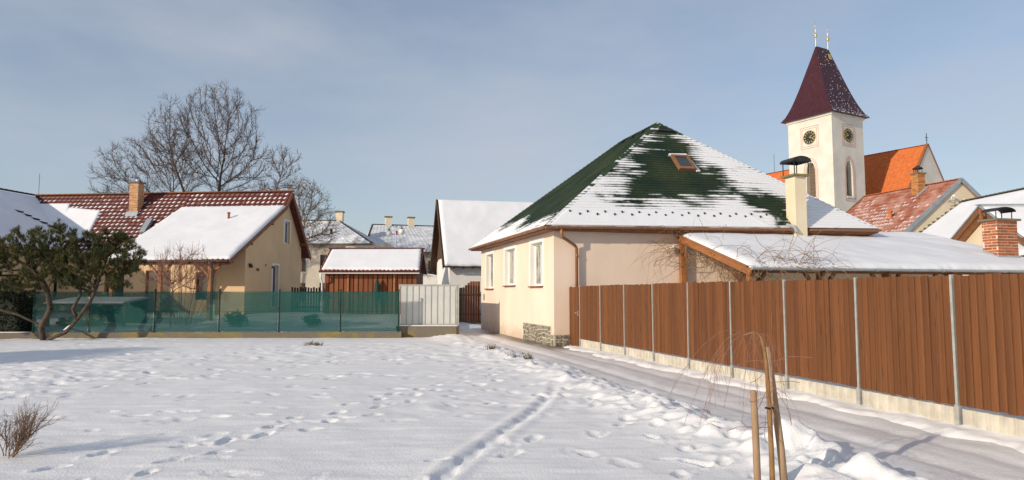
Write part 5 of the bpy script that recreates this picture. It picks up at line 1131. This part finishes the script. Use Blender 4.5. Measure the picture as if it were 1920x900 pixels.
for k, (N, P, tip) in enumerate(((N1, P1, .012), (N2, P2, .011))):
    r = radii(P, tip, 2.36); i = np.arange(1, len(N)); segmesh('trunk', N[P[i]], N[i], np.minimum(r[P[i]], r[i]*1.3), r[i], 8, PINEBARK, pine)
    t = np.where(r < tip*1.9)[0]; t = t[t > 6]; NP.append(N[t]); ND.append(N[t]-N[P[t]])
mb = MB().tube([np.array((-15.3,24.2,.72))-pb, np.array((-15.5,24.2,1.1))-pb, np.array((-15.25,24.2,1.6))-pb, np.array((-15.3,24.2,2.3))-pb], [.07,.06,.05,.03], 8); mb.build('branch', PINEBARK, pine, True)
NP = np.vstack(NP); ND = np.vstack(ND); ND /= np.maximum(np.linalg.norm(ND, axis=1), 1e-9)[:, None]
rep = 4; NP2 = np.repeat(NP, rep, 0)+RNG.normal(0, .07, (len(NP)*rep, 3)); ND2 = np.repeat(ND, rep, 0)*.5+np.array([0, 0, .75])
tufts('crown', NP2, ND2, NEED, pine, 22, (.08,.16), .0085, .6)
# snow lodged low in the pine
sc_ = MB(); sc_.tube([V(.62,-.10,.36),V(.78,-.10,.47),V(.95,-.10,.60)], [.015,.035,.012], 6); sc_.build('lodged_snow', SNOW, pine, True)

def leaf_box(name, parent, c, h, n, m, size=(.03,.07)):
    p = RNG.uniform(-1, 1, (n, 3)); ax = RNG.integers(0, 3, n); sg = np.where(RNG.random(n) < .5, -1, 1); q = RNG.random(n) < .8
    p[np.arange(n)[q], ax[q]] = sg[q]*(1-.12*RNG.random(q.sum())); P = np.array(c)+p*np.array(h)+RNG.normal(0, .05, (n, 3))
    d = RNG.normal(0, 1, (n, 3)); d /= np.linalg.norm(d, axis=1)[:, None]; s = np.cross(d, RNG.normal(0, 1, (n, 3))); s /= np.linalg.norm(s, axis=1)[:, None]; z = RNG.uniform(*size, n)[:, None]
    V_ = np.stack([P-s*z*.6, P+d*z, P+s*z*.6, P-d*z], 1).reshape(-1, 3); return npmesh(name, V_, np.arange(len(V_)).reshape(-1, 4), m, parent)
HEDGE = mat('hedge_leaf', (.010,.018,.008), (.028,.040,.014), 2, .7)
hd = thing('hedge', 'dark clipped hedge at the left end of the green net', 'hedge', (-20.4, 26.4, .1))
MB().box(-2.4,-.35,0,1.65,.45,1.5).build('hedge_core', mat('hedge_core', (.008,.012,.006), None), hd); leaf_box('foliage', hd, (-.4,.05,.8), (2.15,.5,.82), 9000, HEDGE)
h2 = thing('hedge', 'tall clipped hedge beyond the left edge of the lawn', 'hedge', (-19.4, 11.4, 0))
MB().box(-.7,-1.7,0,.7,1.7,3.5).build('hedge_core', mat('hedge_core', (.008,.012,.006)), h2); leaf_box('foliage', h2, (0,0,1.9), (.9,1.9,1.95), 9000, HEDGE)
# woodshed peeping under the pine
WS = thing('woodshed', 'low woodshed with snowy roof and stacked logs behind the pine', 'shed', (-17.7, 29.4, -.62))
slab([(-1.9,-.7,1.85),(1.5,-.7,1.85),(1.5,1.3,2.05),(-1.9,1.3,2.05)], .08, 'roof', DARKW, WS); snow_sheet('roof_snow', WS, (-1.9,-.72,1.86), (1.5,-.72,1.86), (1.5,1.3,2.06), (-1.9,1.3,2.06), .06, 40, 20, 61, .05)
for x in (-1.8, .0, 1.4): MB().box(x-.05,-.6,0,x+.05,-.5,1.80).build('post', DARKW, WS)
MB().box(-1.85,1.1,0,1.45,1.15,1.9).build('back_wall', DARKW, WS)
LOG = mat('log_end', (.34,.17,.085), (.46,.27,.14), 6, .9, rand=.3); lg = MB().tube([(0,0,0),(0,.5,0)], .085, 9); l0 = lg.build('log', LOG, WS); first = True
for r_ in range(8):
    for c_ in range(10):
        loc = (-1.55+c_*.178+(.09 if r_ % 2 else 0), random.uniform(-.35,-.2), .09+r_*.155); sc = (random.uniform(.75,1.05),1,random.uniform(.75,1.05))
        if first: l0.location = loc; first = False
        else: inst(l0, WS, loc, (0,random.uniform(0,3),0), sc)
# small evergreen bush and a few low plants behind the net
def tuft_bush(label, loc, r, n):
    o = thing('small_bush', label, 'bush', loc); P = ell((0,0,r*.7), (r*1.3,r,r*.8), n, .0); P += .35*r*np.sin(P[:, [1,2,0]]*9/r*.6); P[:, 2] = np.abs(P[:, 2]); tufts('foliage', P, P/np.linalg.norm(P, axis=1)[:, None]+np.array([0,0,.4]), HEDGE, o, 8, (.06,.12), .012, .7)
    MB().tube([(0,0,-.05),(0,0,r)], .03, 6).build('stem', BARK, o); return o
tuft_bush('small dark evergreen bush behind the green net below the ochre gable', (-11.6,29.0,.3), .33, 220)
tuft_bush('low dark clump behind the green net near its right end', (-8.6,29.5,.3), .25, 160)

# dead tufts poking out of the ploughed snow
GRASS = mat('dry_grass', (.13,.10,.045), (.24,.18,.09), 3, .9)
def dry_tuft(label, loc, n, h):
    o = thing('dry_tuft', label, 'grass', loc); P = RNG.normal(0, .06, (n, 3)); P[:, 2] = RNG.normal(0, .01, n); D = P*3+np.array([0, 0, .8]); tufts('blades', P, D, GRASS, o, 6, (h*.5, h), .008, .5); return o
dry_tuft('dry olive tuft poking from the snow bank, nearest the alley', (-.55,18.5,.10), 16, .22)
dry_tuft('brown withered leaves in the snow bank, left of a pair', (-.02,16.35,.12), 10, .15)
dry_tuft('brown withered leaves in the snow bank, right of a pair', (.36,16.1,.12), 12, .16)
for i, (x, y) in enumerate([(-5.85,20.6), (-6.1,20.8)]): dry_tuft(('right' if i == 0 else 'left')+'most dark twig scrap lying on the snow before the net', (x,y,.1), 12, .13)

# twiggy shrub at the lower left
tb = thing('twiggy_shrub', 'small leafless twiggy shrub in the snow at the lower left corner', 'shrub', (-4.86, 6.75, .02)); tb.scale = (.80, .80, .84)
A, B, ra, rb = [], [], [], []
def twig(p, d, L_, r, depth):
    n = 3; 
    for k in range(n):
        d = d+RNG.normal(0, .12, 3); d[2] += .05; d /= np.linalg.norm(d); q = p+d*L_/n; A.append(p); B.append(q); ra.append(r*(1-.2*k)); rb.append(r*(1-.2*(k+1))); p = q
        if depth and k >= (0 if depth > 1 else 1):
            for _ in range(2 if depth > 1 else 1+int(RNG.random() < .6)):
                e = d+RNG.normal(0, .42, 3)+np.array([.05, 0, .12]); e /= np.linalg.norm(e); twig(p.copy(), e, L_*RNG.uniform(.45,.75), r*.55, depth-1)
for i in range(11):
    a = RNG.uniform(0, 6.28); d = np.array([.55*math.cos(a)+.18, .45*math.sin(a), 1.0]); twig(np.array([.05*math.cos(a)-.05, .05*math.sin(a), 0.]), d/np.linalg.norm(d), RNG.uniform(.26,.40), .008, 3)
segmesh('twigs', A, B, ra, rb, 4, mat('shrub_twig', (.15,.085,.05), (.24,.15,.085), 6, .85), tb)

# staked weeping sapling
k1 = tag(MB().tube([(1.95,5.55,.0),(1.957,5.58,.3),(1.966,5.62,.60),(1.973,5.66,.845),(1.974,5.665,.857)], [.028,.028,.027,.026,.020], 10).build('stake', STAKE, None, True), 'short weathered wooden stake left of the sapling', 'stake', 'stakes of the weeping sapling')
k2 = tag(MB().tube([(2.225,5.70,.0),(2.205,5.72,.4),(2.17,5.76,.85),(2.143,5.79,1.185),(2.142,5.79,1.20)], [.031,.031,.030,.029,.022], 10).build('stake', STAKE, None, True), 'tall weathered wooden stake right of the sapling', 'stake', 'stakes of the weeping sapling')
sp = thing('weeping_sapling', 'young weeping sapling with bent top tied to a wooden stake', 'tree', (2.115, 5.65, 0))
trk = [(-.01,0,0),(-.012,0,.35),(-.02,0,.75),(-.03,.01,1.08),(-.04,.02,1.20),(-.062,.02,1.285),(-.095,.02,1.325),(-.14,.02,1.325),(-.22,.04,1.30)]
MB().tube([V(*p) for p in trk], [.022,.021,.019,.016,.014,.011,.009,.007,.004], 9).build('trunk', STEM, sp, True)
A, B, ra, rb = [], [], [], []
for i in range(13):
    p = np.array([RNG.uniform(-.14,-.05), .02, RNG.uniform(1.26,1.33)]); a = RNG.uniform(0, 6.28); reach = RNG.uniform(.2,.75); dx = -abs(math.cos(a))*reach*(1 if RNG.random() < .8 else -.6); dy = math.sin(a)*reach*.5
    drop = RNG.uniform(.35,1.0); pts = [p+np.array([dx*f, dy*f, .06*math.sin(f*3.1)-drop*max(0,f-.25)**1.6*1.2]) for f in np.linspace(0,1,10)]
    for u, v in zip(pts[:-1], pts[1:]): A.append(u); B.append(v+RNG.normal(0,.004,3)); ra.append(.0016); rb.append(.0013)
    for _ in range(4):
        q = pts[RNG.integers(3,9)]; ln = RNG.uniform(.1,.4); c = q.copy(); dd = np.array([RNG.normal(0,.35)+dx*.3, RNG.normal(0,.3), -.35])
        for k in range(4): dd = dd+np.array([RNG.normal(0,.12),RNG.normal(0,.12),-.35]); dd /= np.linalg.norm(dd); n_ = c+dd*ln/4; A.append(c); B.append(n_); ra.append(.0011); rb.append(.0008); c = n_
for i in range(14):
    p = np.array([-.02, 0., RNG.uniform(.45,1.1)]); d = np.array([RNG.normal(0,.7), RNG.normal(0,.5), RNG.uniform(-.5,.3)]); d /= np.linalg.norm(d); c = p; ln = RNG.uniform(.15,.42)
    for k in range(4): d = d+RNG.normal(0,.16,3)+np.array([0,0,-.12]); d /= np.linalg.norm(d); n_ = c+d*ln/4; A.append(c); B.append(n_); ra.append(.0026); rb.append(.002); c = n_
stuff(segmesh('branches', A, B, ra, rb, 4, REDTWIG, sp))
mb = MB().tube([(-.045,-.02,.10),(.0,-.035,.095),(.09,.03,.075),(.13,.05,.07)], .010, 6); mb.tube([(-.035,-.03,.72),(.0,-.03,.72),(.01,.0,.72),(-.02,.03,.72),(-.05,0,.72),(-.035,-.03,.72)], .008, 6); mb.build('tie', mat('black_tie', (.02,.018,.016), None), sp)

# climbing vine over the end of the lean-to (coordinates in the fence frame of the lean-to)
vn = thing('climbing_vine', 'tangled leafless climbing vine over the end of the lean-to', 'vine', st(16.35, 11.23), ANG)
A, B, ra, rb = [], [], [], []
def strand(p, d, L_, r, droop, wob, n=16):
    p = np.array(p, float); d = np.array(d, float)
    for k in range(n):
        d = d+RNG.normal(0, wob, 3)+np.array([0, 0, -droop]); d /= np.linalg.norm(d); q = p+d*L_/n
        if q[2] < .2: break
        A.append(p); B.append(q); ra.append(r*(1-.04*k)); rb.append(r*(1-.04*(k+1))); p = q
    return p
for i in range(150):                         # the mass hanging under the barge board
    y = RNG.uniform(.1, 3.3); x = RNG.uniform(-.15,.9); strand((x, y, zr(y)-RNG.uniform(.05,.5)), (RNG.normal(0,.8), RNG.normal(0,.8), RNG.normal(-.3,.5)), RNG.uniform(.6,1.9), RNG.uniform(.005,.013), .06, .35)
for i in range(70):                          # arches over the snow near the gutter
    x = RNG.choice([.9, 1.6, 2.0]) + RNG.normal(0,.5); strand((x, RNG.uniform(-.1,.35), 2.46), (RNG.normal(.1,.7), RNG.normal(.2,.5), RNG.uniform(.6,1.2)), RNG.uniform(.5,1.9), RNG.uniform(.004,.010), .12, .16)
for i in range(30): strand((RNG.uniform(0,2.6), -.18, 2.40), (RNG.normal(0,.5), -.2, -.5), RNG.uniform(.4,1.1), RNG.uniform(.005,.01), .03, .3)
for i in range(26):                          # runners along the peach wall
    strand((RNG.uniform(-.5,.1), 3.62, RNG.uniform(2.9,3.45)), (-1+RNG.normal(0,.3), RNG.normal(0,.08), RNG.normal(.1,.35)), RNG.uniform(.6,2.3), RNG.uniform(.004,.009), .09, .17, 22)
for i in range(6): strand((RNG.uniform(-.6,.2), 3.3, 3.5), (RNG.normal(-.6,.5), -.3, 1.0), RNG.uniform(.6,1.4), .006, .16, .12)
stuff(segmesh('stems', A, B, ra, rb, 4, VINE, vn))
